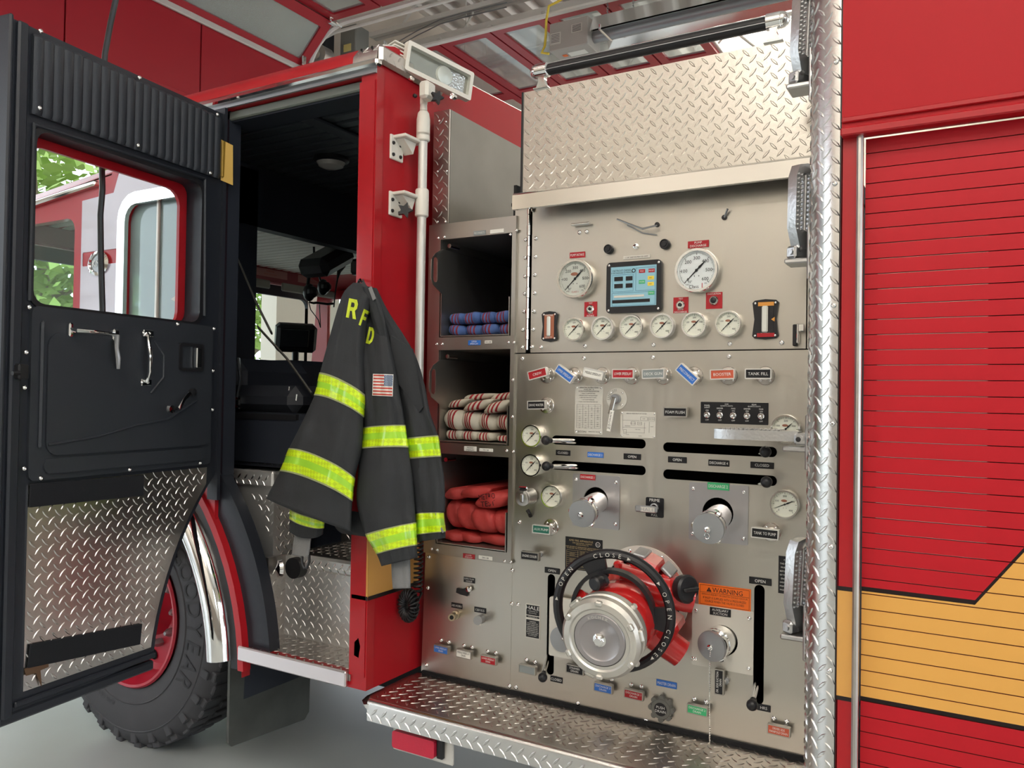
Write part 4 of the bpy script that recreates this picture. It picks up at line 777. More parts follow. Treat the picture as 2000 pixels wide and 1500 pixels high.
for (u, v, r) in ((1187, 486, .0135), (1297, 476, .014)):
    M = FM(PY(u, v, -.02)); M.translation.y = -.006; k_ = MB().lathe([(r, 0), (r, .012), (r * .92, .015), (r * .8, .015), (r * .75, .013), (r * .5, .013), (r * .45, .015), (0, .015)], 24).build('buzzer', BKP, ENG, M)
M = FM(PY(1242, 481, -.01)); M.translation.y = -.006; MB().lathe([(.008, 0), (.008, .005), (.005, .006), (0, .009)], 16).build('indicator_lamp', CHR, ENG, M)
# latch on the gauge panel
o = MB().box(PY(1553, 655, -.014), (.010, .016, .055), .002).build('latch_body', BKP, ENG, I4); MB().box(PY(1559, 652, -.02), (.006, .022, .05), .002).build('latch_lever', POL, o, I4); MB().box(PY(1563, 640, -.026), (.02, .006, .02), .002).build('latch_hook', POL, o, I4)
# ---- switch panel
M = FM(PY(1433.5, 807, -.003)); M.translation.y = -.003; sw_ = MB().box((0, 0, .0012), (.178, .057, .0024), .0006).build('switch_panel', TK, ENG, M); sw_['label'] = 'black light switch panel with five toggles'
tx = MB()
for i, s_ in enumerate(('PANEL\nLIGHT', 'DRIVER', 'PASS', 'DRIVER', 'PASS')):
    x = (-.071, -.0365, -.001, .035, .071)[i]; tx.text(s_, x, .0165 if i == 0 else .012, .0036, .0028); tx.text('ON', x, .006, .0036, .0028).text('OFF', x, -.0195, .0038, .0028)
    tb = MB().lathe([(.0085, .0024), (.0085, .005), (.006, .007), (.006, .009), (0, .009)], 16, 0, Matrix.Translation((x, -.006, 0))).build('toggle_switch', CHR, sw_, M)
    MB().tube([(x, -.006, .008), (x - .0015, -.0085, .016)], [.002, .003], 8).build('toggle_lever', CHR, sw_, M)
tx.text('CAB', -.019, .0235, .0036, .0028).text('QUARTZ LIGHTS', -.019, .0185, .0036, .0028).text('REAR', .053, .0235, .0036, .0028).text('QUARTZ LIGHTS', .053, .0185, .0036, .0028); tx.build('lettering', INKW, sw_, M)
# ---- instruction, diagram, data and warning plates
def screws(o, M, w2, h2, z=.001, r=.0035):
    for sx in (-1, 1):
        for sy in (-1, 1): bolt(o, M @ Matrix.Translation((sx * w2, sy * h2, z)), r)
def plate(u, v, wd, hg, m, name, label, a=0, Y=-.003, th=.0015):
    M = FM(PY(u, v, Y), a); M.translation.y = Y; o = MB().box((0, 0, th / 2), (wd, hg, th), .0005).build(name, m, ENG, M); o['label'] = label; return o, M
o, M = plate(1150, 801, .088, .139, PALE, 'instruction_plate', 'pale operating instruction plate with a table'); tx = MB().text('OPERATING INSTRUCTIONS', 0, .065, .0042, .002, maxw=.06).text('MODEL 2094 - 30', 0, .0595, .003, .002).text('AROUND-THE-PUMP FOAM PROPORTIONER', 0, .0545, .003, .002, maxw=.066)
for i, s_ in enumerate(('1. SELECT FOAM SETTING', '2. OPEN EDUCTOR INLET VALVE AND SET PERCENT', '3. OPEN FOAM TANK VALVE TO SUPPLY', '4. SET PUMP PRESSURE', '5. FLUSH THE SYSTEM AFTER EVERY USE')): tx.text(s_, -.002, .048 - i * .006, .0028, .002, maxw=.066 - .006 * (i % 3))
for i in range(14): tx.box((0, .016 - i * .0052, .0017), (.076, .0004, .0003))
for x in (-.038, -.018, .0, .020, .038): tx.box((x, -.018, .0017), (.0004, .068, .0003))
for i in range(12):
    for j, x in enumerate((-.028, -.009, .010, .029)):
        if (i * 3 + j) % 4: tx.text(str(60 + i * 15 + j * 30), x, .0055 - i * .0052 + .0005, .0026, .002)
tx.text('FEECON', -.024, -.063, .0055, .002, sx=1.2).text('ROBBINSDALE MN   FORM 2094', .018, -.062, .0026, .002, maxw=.034).build('lettering', INK, o, M); screws(o, M, .038, .064)
o, M = plate(1246, 829.7, .105, .073, PALE, 'diagram_plate', 'pale foam system diagram plate'); tx = MB().text('FEECON PRESSURE FOAM SYSTEM', -.004, .031, .003, .002, maxw=.06)
for (x, y, ww, hh) in ((.018, .017, .020, .010), (.040, .017, .018, .010), (-.014, .004, .012, .010), (.006, .004, .012, .008), (-.038, -.02, .008, .012)):
    for b_ in ((x, y - hh / 2, ww, .0005), (x, y + hh / 2, ww, .0005), (x - ww / 2, y, .0005, hh), (x + ww / 2, y, .0005, hh)): tx.box((b_[0], b_[1], .0017), (b_[2], b_[3], .0003))
for (x, y, ww, hh) in ((-.01, -.008, .07, .0005), (-.01, -.022, .06, .0005), (.020, -.008, .0005, .03), (.034, -.006, .0005, .03), (-.045, .005, .0005, .045), (-.02, .012, .05, .0005)): tx.box((x, y, .0017), (ww, hh, .0003))
for (s_, x, y) in (('PUMP', .018, .017), ('FOAM TANK', .04, .017), ('EDUCTOR', -.014, .004), ('VALVE', .006, .004), ('DISCHARGE', -.03, -.004), ('CHECK VALVE', .0, -.013), ('FLUSH', -.03, -.028), ('INLET', .042, -.004), ('SUPPLY', .008, -.031)): tx.text(s_, x, y, .0022, .002, maxw=.016)
tx.build('lettering', INK, o, M); screws(o, M, .048, .032)
o, M = plate(1140, 1083, .118, .094, TK, 'data_plate', 'black apparatus data plate with gold print'); tx = MB().text('KME FIRE APPARATUS', -.008, .038, .0055, .002, maxw=.082).text('ONE INDUSTRIAL COMPLEX', -.004, .031, .0035, .002).text('NESQUEHONING, PA', -.004, .026, .0035, .002).text('PUMP CERTIFIED BY UNDERWRITERS LABORATORIES INC.', -.004, .0195, .0032, .002, maxw=.106).text('TO DELIVER THE VOLUME AND PRESSURE BELOW', -.004, .015, .0032, .002, maxw=.1)
for i in range(10): tx.box((0, .009 - i * .0058, .0017), (.108, .0004, .0003))
for x in (-.054, -.018, .012, .034, .054): tx.box((x, -.017, .0017), (.0004, .052, .0003))
for i in range(9):
    for j, x in enumerate((-.036, -.003, .023, .044)):
        if (i + j) % 3: tx.text(('CAPACITY', '1500 GPM', '150 PSI', '1764 RPM')[j], x, .006 - i * .0058, .0026, .002, maxw=.018)
tx.build('lettering', mat('gold_print', (.55, .42, .22), rough=.4), o, M); MB().lathe([(.0075, .0018), (.0058, .0018)], 20, 0, Matrix.Translation((.045, .033, 0))).text('UL', .045, .033, .005, .002).build('round_seal', INKW, o, M)
o, M = plate(1041, 1213.5, .050, .102, PALE, 'pump_maker_plate', 'upright black and silver pump maker plate')
MB().box((0, .033, .0018), (.044, .030, .001)).box((0, .013, .0018), (.044, .005, .001)).box((0, -.022, .0018), (.044, .052, .001)).build('black_field', TK, o, M)
tx = MB().text('HALE', 0, .040, .0105, .0026, sx=1.3).text('Conshohocken, PA', 0, .030, .0035, .0026, maxw=.038).text('Qmax Fire Pump', 0, .024, .0035, .0026, maxw=.036).text('MODEL QMAX 150', 0, .013, .003, .0026)
for i, s_ in enumerate(('WARNING', 'DO NOT OPERATE THIS', 'PUMP UNLESS YOU', 'HAVE READ THE MANUAL', 'RELIEVE PRESSURE', 'BEFORE REMOVING CAPS', 'OR DISCONNECTING', 'ANY HOSE LINES', 'TO AVOID INJURY')): tx.text(s_, 0, -.001 - i * .0052, .0032, .0026, maxw=.040 - .004 * (i % 2))
tx.build('lettering', INKW, o, M)
o, M = plate(1415, 1166, .138, .058, ORG, 'warning_sign', 'orange warning sign with black print'); wz = MB()
wz.text('WARNING', .008, .015, .0125, .002, sx=1.25, maxw=.080); wz.prism([(-.048, .009), (-.034, .009), (-.041, .021)], .0015, .002, 0, None, [[(-.0415, .0185 - .0075), (-.0405, .0185 - .0075), (-.0405, .0165), (-.0415, .0165)]])
for i, s_ in enumerate(('SERIOUS INJURY OR DEATH COULD OCCUR', 'IF INLET IS SUPPLIED WITH A PRESSURIZED', 'SOURCE WHEN THE VALVE IS CLOSED')): wz.text(s_, 0, .001 - i * .0085, .0056, .002, maxw=.124 - .01 * i)
for b_ in ((0, .0255, .130, .0008), (0, -.0255, .130, .0008), (0, .0065, .130, .0008), (-.065, 0, .0008, .051), (.065, 0, .0008, .051)): wz.box((b_[0], b_[1], .0017), (b_[2], b_[3], .0004))
wz.build('lettering', INK, o, M)
o, M = plate(1541, 1124, .052, .095, TK, 'notice_plate', 'black notice plate half hidden by a folded step'); tx = MB()
for i, s_ in enumerate(('CAUTION', 'THE FOLLOWING', 'MUST BE DONE', 'BEFORE PUMPING', 'SET PARKING BRAKE', 'ENGAGE PUMP', 'OPEN TANK VALVE', 'PRIME IF NEEDED', 'MODEL NUMBER')): tx.text(s_, 0, .038 - i * .0095, .004, .002, maxw=.044)
tx.build('lettering', INKW, o, M)
# ---- foam eductor dial
M = FM(PY(1205, 779, -.003)); M.translation.y = -.003; ed = MB().lathe([(.031, 0), (.031, .002), (.0, .0025)], 36).build('foam_eductor_dial', PALE, ENG, M); ed['label'] = 'round foam dial with a hanging chrome lever'
screws(ed, M, .017, .017, .002, .004); tk = MB()
for i in range(9): a = rad_(95 + i * 11); tk.box((.0255, 0, .0027), (.006, .0008, .0003), 0, 0, Matrix.Rotation(a, 4, 'Z')); tk.text(str(i + 1), .021 * math.cos(a), .021 * math.sin(a), .003, .003)
tk.build('dial_markings', INK, ed, M, kind='stuff'); MB().lathe([(.014, .002), (.014, .016), (.011, .02), (0, .02)], 24).build('hub', GREYP, ed, M)
MB().box((-.002, -.02, .02), (.014, .05, .005), .002).build('lever', CHR, ed, M @ Matrix.Rotation(-.25, 4, 'Z')); MB().box((0, 0, 0), (.012, .060, .004), .001).build('lever_blade', TW, ed, FM(PY(1192, 822, -.026), -.18))
for i, c in enumerate('FEECON'): MB().text(c, 0, .022 - i * .0085, .0065, .0024).build('lettering', INK, ed, FM(PY(1192, 822, -.026), -.18))
# ---- primer pull
M = FM(PY(1279, 991, -.003)); M.translation.y = -.003; pr_ = MB().prism(rrect(-.026, -.027, .026, .027, .004), 0, .002).build('primer_plate', TK, ENG, M); pr_['label'] = 'black primer plate with a grey pull handle'
MB().text('PRIME', 0, .020, .008, .0026, maxw=.044).text('PULL', 0, -.021, .006, .0026).build('lettering', INKW, pr_, M); MB().lathe([(.012, .002), (.012, .008), (.009, .009), (.008, .004)], 20).build('collar', GREYP, pr_, M)
MB().cyl((0, 0, .004), (-.006, .0, .03), .006).build('shaft', CHR, pr_, M); MB().box((-.012, -.002, .034), (.064, .019, .012), .004).build('pull_handle', GREYP, pr_, M); MB().box((-.006, -.002, .0405), (.040, .013, .001)).build('handle_badge', PALE, pr_, M); MB().text('HALE', -.006, -.002, .009, .0415, sx=1.3).build('lettering', GREYP, pr_, M)
# ---- chrome receptacle with flip cap
B = PY(1040, 968, 0); C_ = PY(1021, 972, -.04); rc = MB().cyl((B.x, -.003, B.z), (C_.x, -.038, C_.z), .024, .024, 24).build('air_inlet', CAST, ENG, I4); rc['label'] = 'cast inlet with a flip-up cap'
MB().lathe([(.0245, 0), (.0245, .004), (.02, .006), (0, .006)], 28, 0, FM((C_.x, -.038, C_.z))).build('flip_cap', CAST, rc, I4); MB().box((C_.x, -.047, C_.z - .001), (.012, .006, .026), .003).build('cap_grip', CAST, rc, I4)
MB().box((C_.x + .002, -.040, C_.z + .030), (.03, .012, .008), .003).build('hinge', CHR, rc, I4); MB().box((C_.x + .002, -.042, C_.z + .024), (.022, .01, .006), .002).build('spring', BKP, rc, I4); MB().tube([PY(1030, 996, -.02), PY(1034, 1002, -.02), PY(1036, 1008, -.01)], .006, 8).build('lanyard_eye', BKP, rc, I4)
# ---- pull levers through the slots
def lever(ku, kv, ro, ru, rv, rin, r, label):
    K, B = PY(ku, kv, -ro), PY(ru, rv, rin)
    o = part(MB().tube([B, B.lerp(K, .5), B.lerp(K, .9), K], [.009, .0075, .006, .006], 12), 'lever_rod', CHR); o['label'] = label
    part(MB().ball(K, r, 20).tube([K, K.lerp(B, .12)], [r * .8, r * .55], 16), 'ball_knob', BKP, o)
lever(1066, 860, .11, 1150, 863, .05, .0135, 'chrome lever in the upper left slot'); lever(1067, 910.5, .11, 1155, 912, .05, .0135, 'chrome lever in the lower left slot')
lever(1495, 882.5, .07, 1462, 884, .10, .0145, 'chrome lever in the upper right slot'); lever(1497, 941.5, .07, 1464, 943, .10, .0145, 'chrome lever in the lower right slot')
lever(1060, 1323, .09, 1079, 1250, .08, .0135, 'tank lever hanging from the left upright slot'); lever(1469, 1377, .07, 1489, 1290, .08, .0145, 'suction lever hanging from the right upright slot')
# ---- discharge outlets and suction inlet on their own plates
def outlet(pu, pv, pw, ph, hc, hr, cu, cv, cy, cr, m, name, tube_r, collar=True):
    M = FM(PY(pu, pv, -.003)); M.translation.y = -.003; T = M.translation
    o = MB().prism(rrect(-pw / 2, -ph / 2, pw / 2, ph / 2, .004), 0, .003, holes=[circ(hc.x - T.x, hc.z - T.z, hr)]).build('outlet_plate', m, ENG, M); o['label'] = name
    screws(o, M, pw / 2 - .011, ph / 2 - .017, .003, .0055)
    Cc = PY(cu, cv, cy); B = Vector((hc.x + .004, .03, hc.z + .004)); ax = (Cc - B).normalized(); up = Vector((0, 0, 1)); xx = up.cross(ax).normalized(); yy = ax.cross(xx)
    A = Matrix(((xx.x, yy.x, ax.x, Cc.x), (xx.y, yy.y, ax.y, Cc.y), (xx.z, yy.z, ax.z, Cc.z), (0, 0, 0, 1))); L = (Cc - B).length
    MB().lathe([(tube_r, -L), (tube_r * 1.02, -L * .5), (tube_r, -.03)], 32).build('spout', CHR, o, A)
    c = MB().lathe([(tube_r, -.045), (cr * .93, -.042), (cr * .96, -.03), (cr * .90, -.027), (cr * .98, -.022), (cr, -.012), (cr * .96, -.002)], 36)
    for k in range(3): a = 1.0 + k * 2 * PI / 3; c.box((cr * .98, 0, -.022), (.014, .016, .022), .004, 0, Matrix.Rotation(a, 4, 'Z'))
    c.build('collar', CHR, o, A)
    MB().lathe([(cr * .97, -.012), (cr, -.004), (cr * .97, .001), (cr * .3, .004), (0, .004)], 36).build('cap', GREYP, o, A)
    MB().lathe([(.0075, .004), (.0075, .008), (.004, .010), (.004, .014), (0, .015)], 14).build('cap_stud', CHR, o, A)
    return o, A
outlet(1164, 979, .147, .152, D1c, .0385, 1136, 1004, -.13, .0385, mat('outlet_plate_steel', (.52, .51, .53), metal=1, rough=.3, brushed=(40, 40, 4)), 'polished plate of discharge one', .031)
o2, A2 = outlet(1403, 1002, .158, .155, D2c, .0415, 1383, 1033, -.13, .0405, MATS['outlet_plate_steel'], 'polished plate of discharge two', .033)
MB().tube([(.006 * math.cos(a), -.014 - .008 * math.sin(a), .014) for a in [2 * PI * i / 10 for i in range(10)]], .0012, 5, closed=True).build('split_ring', CHR, o2, A2)
o3, A3 = outlet(1411, 1247, .163, .163, SUc, .0405, 1389, 1263, -.055, .0405, PALE, 'grey plate of the auxiliary suction', .039)
label_plate(1403, 1008 - 58, .058, .019, 'DISCHARGE 2', TG, Y=-.0065); label_plate(1407, 1195.5, .056, .020, 'AUXILIARY\nSUCTION', TK, Y=-.0065)
ch = MB(); P0, P1 = PY(1388, 1266, -.07), PY(1386, 1300, -.03); P2 = PY(1386, 1454, -.02)
for k in range(46):
    q = P0.lerp(P1, k / 9) if k < 9 else P1.lerp(P2, (k - 9) / 36); ch.ball(q, .0026, 6)
ch.tube([P0, P1, P2], .0007, 4); part(ch, 'bead_chain', CHR, o3, kind='stuff')
# ---- main intake with its red piston valve
ri = part(MB().prism(circ(0, 0, .134, 56), 0, .003, holes=[circ(0, 0, .112, 40)]), 'intake_ring', PALE, M=FM((IN.x, -.003, IN.z)), label='round steel trim ring of the main intake')
for k in range(8): bolt(ri, FM((IN.x, -.006, IN.z)) @ Matrix.Translation((.123 * math.cos(k * PI / 4 + .3), .123 * math.sin(k * PI / 4 + .3), 0)), .0055)
CP = PY(1170, 1251, -.36); HW_ = PY(1197, 1193, -.235); V0 = Vector((IN.x + .0, .06, IN.z + .0)); ax = (CP - HW_).normalized()
def axM(P, ax):
    xx = Vector((0, 0, 1)).cross(ax).normalized(); yy = ax.cross(xx); return Matrix(((xx.x, yy.x, ax.x, P.x), (xx.y, yy.y, ax.y, P.y), (xx.z, yy.z, ax.z, P.z), (0, 0, 0, 1)))
axv = Vector((CP.x - IN.x - .0, CP.y - .0, CP.z - IN.z)).normalized(); axv = (axv + Vector((-.02, -.1, -.05))).normalized(); A = axM(CP, axv)
vb = part(MB().lathe([(.086, -.40), (.092, -.30), (.10, -.27), (.10, -.235), (.088, -.215), (.083, -.19), (.094, -.165), (.096, -.12), (.090, -.085), (.084, -.06), (.084, -.045), (0, -.045)], 48), 'intake_valve', VALVE, M=A, label='red piston intake valve with a big handwheel')
m = MB()
for k, (a, w_, h_) in enumerate(((.55, .07, .05), (1.15, .06, .045), (-.55, .07, .06))): m.box((.105, 0, -.27), (.06, w_, .085), .012, 0, Matrix.Rotation(a, 4, 'Z'))
for k in range(5): m.box((.10, 0, -.245), (.045, .022, .03), .006, 0, Matrix.Rotation(.2 + k * .42, 4, 'Z'))
m.cyl((-.02, .08, -.20), (.16, .03, -.26), .045, .036, 20); m.cyl((0, -.04, -.25), (.12, -.13, -.28), .045, .038, 20); m.tube([(-.09, .03, -.15), (-.1, .05, -.12)], .022, 12)
part(m, 'body_casting', VALVE, vb, M=A)
for a in (.55, 1.15): part(MB().box((.137, 0, -.27), (.010, .036, .062), .003, 0, Matrix.Rotation(a + .25, 4, 'Z')), 'flange_nut', GREYP, vb, M=A)
K1 = PY(1337, 1150, -.13); part(MB().lathe([(.034, -.01), (.036, .0), (.036, .012), (.031, .018), (0, .02)], 28, 0, axM(K1, Vector((.86, -.45, .12)).normalized())).box((0, 0, .024), (.05, .01, .01), .003, 0, axM(K1, Vector((.86, -.45, .12)).normalized())), 'relief_valve_cap', BKP, vb)
part(MB().cyl(PY(1300, 1155, -.10), K1, .034, .034, 20), 'relief_port', VALVE, vb); part(MB().ball(PY(1352, 1165, -.12), .007, 8), 'port_screw', CHR, vb)
K2 = PY(1165, 1139, -.30); part(MB().lathe([(.016, -.03), (.014, -.02), (.018, -.012), (.018, .008), (.014, .012), (0, .012)], 20, 0, axM(K2, Vector((-.25, -.95, -.1)).normalized())), 'bleeder_knob', BKP, vb, label='small black bleeder knob')
# storz adapter and cap
m = MB().lathe([(.084, -.07), (.098, -.066), (.1, -.05), (.1, -.042), (.094, -.038), (.094, -.034), (.1, -.03), (.1, -.012), (.092, -.002), (.078, .001), (.074, -.003), (.066, -.003)], 56)
for k in range(6): a = .5 + k * PI / 3; m.box((.091, 0, -.001), (.012, .017, .014), .003, 0, Matrix.Rotation(a, 4, 'Z'))
for k in range(4): m.ball((.1 * math.cos(k * PI / 2 + .8), .1 * math.sin(k * PI / 2 + .8), -.058), .009, 8)
for k in range(3): a = .2 + k * 2 * PI / 3; m.box((.102, 0, -.02), (.012, .03, .02), .004, 0, Matrix.Rotation(a, 4, 'Z'))
part(m, 'storz_ring', mat('cast_storz', (.62, .60, .55), metal=.75, rough=.38, bump=(200, .2)), vb, M=A, label='dull cast quick-coupling ring')
part(MB().lathe([(.067, -.006), (.063, -.001), (.052, -.001), (.048, -.004), (.020, -.007), (.0, -.007)], 48), 'blind_cap', mat('cap_face_grey', (.36, .34, .34), metal=.6, rough=.35), vb, M=A)
part(MB().lathe([(.0165, -.007), (.0165, -.002), (.0115, .0), (.0115, .008), (.009, .010), (0, .010)], 20).lathe([(.013, .001), (.013, .007), (.0, .0085)], 6), 'cap_bolt', CHR, vb, M=A)
mk = MB()
for i, c in enumerate('KOCHEK'): a = 2.0 - i * .16; mk.text(c, 0, 0, .007, 0, 0, Matrix.Rotation(a - PI / 2, 4, 'Z') @ Matrix.Translation((0, .057, -.0004)))
part(mk, 'cast_lettering', PALE, vb, M=A)
# handwheel
AW = axM(HW_, (axv + Vector((.10, 0, .05))).normalized()); wr = .146
hwh = part(MB().tube([(wr * math.cos(2 * PI * i / 56), wr * math.sin(2 * PI * i / 56), 0) for i in range(56)], .0125, 10, closed=True), 'handwheel', BKP, vb, M=AW)
sp = MB()
for a in (PI * .62, PI * .62 + 2.2, PI * .62 - 2.0): sp.prism([(.085, -.022), (wr, -.034), (wr, .034), (.085, .022)], -.006, .006, 0, Matrix.Rotation(a, 4, 'Z'))
sp.lathe([(.098, -.012), (.108, -.012), (.108, .012), (.098, .012), (.098, -.012)], 48)
part(sp, 'handwheel', BKP, vb, M=AW) if False else sp.build('wheel_spokes', BKP, vb, AW)
wt = MB()
for word, a0, sp_ in (('CLOSE', 1.86, .11), ('OPEN', 2.72, .11), ('OPEN', .42, .13), ('CLOSE', -.22, .12)):
    for i, c in enumerate(word): a = a0 - i * sp_; wt.text(c, 0, 0, .0105, 0, 0, Matrix.Rotation(a - PI / 2, 4, 'Z') @ Matrix.Translation((0, wr, .0131)))
for a in (1.26, 3.0, .62, -.80): wt.prism([(-.004, -.004), (.005, 0), (-.004, .004)], .0128, .0134, 0, Matrix.Rotation(a - PI / 2, 4, 'Z') @ Matrix.Translation((0, wr, 0)))
wt.build('wheel_lettering', PALE, vb, AW, kind='stuff')
# small covered plate behind the coupling
pb = part(MB().prism(rrect(-.045, -.085, .045, .085, .006), 0, .012), 'valve_side_plate', PALE, M=FM(PY(1103, 1225, -.02)))
part(MB().lathe([(.036, .012), (.036, .022), (0, .024)], 32, 0, Matrix.Translation((.0, -.03, 0))), 'round_cover', GREYP, pb, M=FM(PY(1103, 1225, -.02))); bolt(pb, FM(PY(1100, 1247, -.046)), .006)
# round drain valve
M = FM(PY(1294, 1382, -.003)); M.translation.y = -.003; dk = MB().lathe([(.030, 0), (.030, .010), (.026, .016), (0, .016)], 28)
for k in range(8): dk.cyl((.029 * math.cos(k * PI / 4), .029 * math.sin(k * PI / 4), .001), (.029 * math.cos(k * PI / 4), .029 * math.sin(k * PI / 4), .014), .008, .008, 10)
dk = dk.build('master_drain_knob', mat('worn_knob', (.14, .14, .125), rough=.45), ENG, M); dk['label'] = 'worn scalloped drain knob with dark centre'
MB().lathe([(.018, .0165), (0, .0168)], 24).build('knob_centre', TK, dk, M); MB().text('PUSH\nDRAIN', 0, 0, .007, .0172).build('lettering', INKW, dk, M)
# fittings on the drain panel
q = PY(892, 1200, 0); e = PY(882, 1206, -.06); nz_ = part(MB().tube([q, q.lerp(e, .35), q.lerp(e, .36), q.lerp(e, .6), q.lerp(e, .61), e], [.014, .014, .010, .010, .012, .0115], 14), 'air_fitting', mat('brass_fitting', (.50, .42, .30), metal=1, rough=.3)); part(MB().lathe([(.0065, 0), (0, .0006)], 14, 0, axM(e, (e - q).normalized())), 'bore', DARK, nz_)
q = PY(940, 1209, 0); e = PY(933, 1212, -.045); part(MB().tube([q, e], [.014, .014], 20), 'rubber_plug', GREYP); part(MB().ball(PY(938, 1218, -.03), .005, 8), 'plug_screw', CHR)
part(MB().prism([(-.022, -.004), (-.02, .010), (-.004, .008), (.014, .016), (.02, .012), (.02, -.010), (-.004, -.008)], 0, .006, M=FM(PY(904, 1156, -.006)) ), 'lock_keeper', BKP); part(MB().lathe([(.009, 0), (.009, .008), (.006, .01), (0, .01)], 16, 0, FM(PY(917, 1150, -.01))), 'lock_cylinder', CHR)
# ---- top tread plate, light shield and hand rail
xtl, ztl, zbt = PY(1025, 185).x, 2.376, 2.02
tp = xz([(xtl, zbt), (XP1 + .06, zbt), (XP1 + .06, ztl), (xtl, ztl)], -.006, 0, ALUW, 'upper_tread_plate')
part(MB().loz(plane_fn((xtl, -.006, zbt), (1, 0, 0), (0, 0, 1)), XP1 + .06 - xtl, ztl - zbt, p=.0265, L=.0155, W=.0040, H=.0018), 'tread', ALUW, tp, kind='stuff')
part(MB().box(((xtl + XP1) / 2, .16, ztl - .003), (XP1 - xtl, .32, .004)), 'top_ledge', ALU, tp); part(MB().box((xtl - .003, .006, (ztl + zbt) / 2), (.006, .03, ztl - zbt)), 'edge_seal', BKP, tp)
L0, L1, L2, L3 = PY(1014, 413, -.05), PY(1014, 448, -.10), PY(1548, 348, -.05), PY(1548, 388, -.10)
sx0, sx1 = L0.x - .0, XP1; zA, zB = 2.062, 2.010
sh = MB().prism([(0, zA + .004), (-.012, zA + .004), (-.085, zA - .015), (-.092, zA - .022), (-.092, zB - .012), (-.078, zB - .012), (-.078, zB - .009), (-.089, zB - .009), (-.089, zA - .024), (-.083, zA - .018), (-.012, zA), (0, zA)], sx0, sx1, 0, YZ)
part(sh, 'light_shield', POL, label='polished light shield over the gauges')
ldp = part(MB().box((-.85, -.05, zA - .03), (.40, .05, .02), .004), 'panel_lamp', GREYP); part(MB().tube([PY(u, v, -.03) for u, v in ((1205, 428), (1230, 438), (1255, 447), (1283, 440))], .0025, 6).tube([PY(u, v, -.01) for u, v in ((1225, 440), (1255, 455), (1283, 459))], .0018, 6), 'lamp_wire', GREYP, ldp)
for u, v in ((1284, 439), (1415, 425)): part(MB().lathe([(.007, 0), (.007, .004), (0, .005)], 14, 0, FM(PY(u, v, -.006))), 'grommet', BKP, ldp)
part(MB().tube([PY(1415, 425, -.008), PY(1421, 408, -.02)], .003, 6), 'grommet_wire', GREYP, ldp)
part(MB().box(PY(1135, 438, -.02), (.06, .02, .006), .002), 'lamp_clip', CHR, ldp)
for (u, v) in ((1040, 398),): part(MB().box(PY(u, v, -.012), (.006, .01, .05), .002), 'shield_tab', POL)
YR = .0
E0, E1 = PY(1060, 138, YR), PY(1512, 42, YR); zr = (E0.z + E1.z) / 2
hr = part(MB().cyl((E0.x + .01, YR, zr), (E1.x - .01, YR, zr), .0165, .0165, 20), 'hand_rail', BKP, label='black rubber hand rail with chrome stanchions')
for k in range(4): a = k * PI / 2 + .3; part(MB().box(((E0.x + E1.x) / 2, YR + .0168 * math.cos(a), zr + .0168 * math.sin(a)), (E1.x - E0.x - .03, .002, .002)), 'grip_rib', GREYP, hr)
for xx in (E0.x, E1.x):
    s_ = MB().tube([(xx - .022, YR, zr), (xx - .018, YR, zr), (xx + .018, YR, zr), (xx + .022, YR, zr)], [.016, .022, .022, .016], 20).ball((xx + (.02 if xx > -.9 else -.02), YR, zr), .021, 14)
    fo = [(-.019, 0), (-.010, -.022), (-.009, -.035), (-.02, -.058), (.02, -.058), (.009, -.035), (.010, -.022), (.019, 0)]
    s_.prism([(xx + a, zr + b * (zr - ztl) / .058) for a, b in fo], -.010, .010, 0, XZ); s_.box((xx, YR, ztl + .002), (.05, .03, .005), .001); part(s_, 'stanchion', CHR, hr)
# locker box behind, left of the plate
xb0 = -1.50
part(MB().prism([(.0, 2.0), (1.2, 2.0), (1.2, 2.37), (0, 2.37)], -1.565, xb0, 0, YZ), 'side_box', mat('box_steel', (.27, .255, .23), metal=1, rough=.5, noise=(5, .18)), label='dull steel box with tread plate end')
part(MB().box((-1.532, -.004, 2.185), (.062, .006, .37)), 'box_end', ALUD); part(MB().loz(plane_fn((-1.562, -.008, 2.0), (1, 0, 0), (0, 0, 1)), .06, .37, p=.0275), 'tread', ALUD, kind='stuff')
bolts(ENG, [(858, 236), (871, 238), (855, 335), (873, 334), (855, 433), (870, 433)], -.009, .004)
# ---- corner column: tread plate wrapped round the edge of the body
xb, rc_ = -.280, .078
cpts = [(xb - rc_, .0, -1, 0)] + [(xb - rc_ * math.sin(a), YB + rc_ - rc_ * math.cos(a), -math.sin(a), -math.cos(a)) for a in [PI / 2 * (1 - i / 10) for i in range(11)]] + [(xb + .002, YB, 0, -1)]
z0c, z1c = .45, 2.75; n = len(cpts)
cm = MB(); cm.add([(p[0], p[1], z0c) for p in cpts] + [(p[0], p[1], z1c) for p in cpts], [(i, i + 1, i + 1 + n, i + n) for i in range(n - 1)])
colp = part(cm, 'corner_column', ALU, label='rounded tread plate corner column')
cs = [0]
for i in range(1, n): cs.append(cs[-1] + math.hypot(cpts[i][0] - cpts[i - 1][0], cpts[i][1] - cpts[i - 1][1]))
def colfn(a, b):
    i = 1
    while i < n - 1 and cs[i] < a: i += 1
    t = (a - cs[i - 1]) / (cs[i] - cs[i - 1]); p, q = cpts[i - 1], cpts[i]; P = Vector((p[0] + (q[0] - p[0]) * t, p[1] + (q[1] - p[1]) * t, z0c + b))
    N = Vector((p[2] + (q[2] - p[2]) * t, p[3] + (q[3] - p[3]) * t, 0)).normalized(); U = Vector((-N.y, N.x, 0)); return P, U, Vector((0, 0, 1)), N
part(MB().loz(colfn, cs[-1], z1c - z0c, p=.0275, L=.0155, W=.0044, H=.0022), 'tread', ALU, colp, kind='stuff')
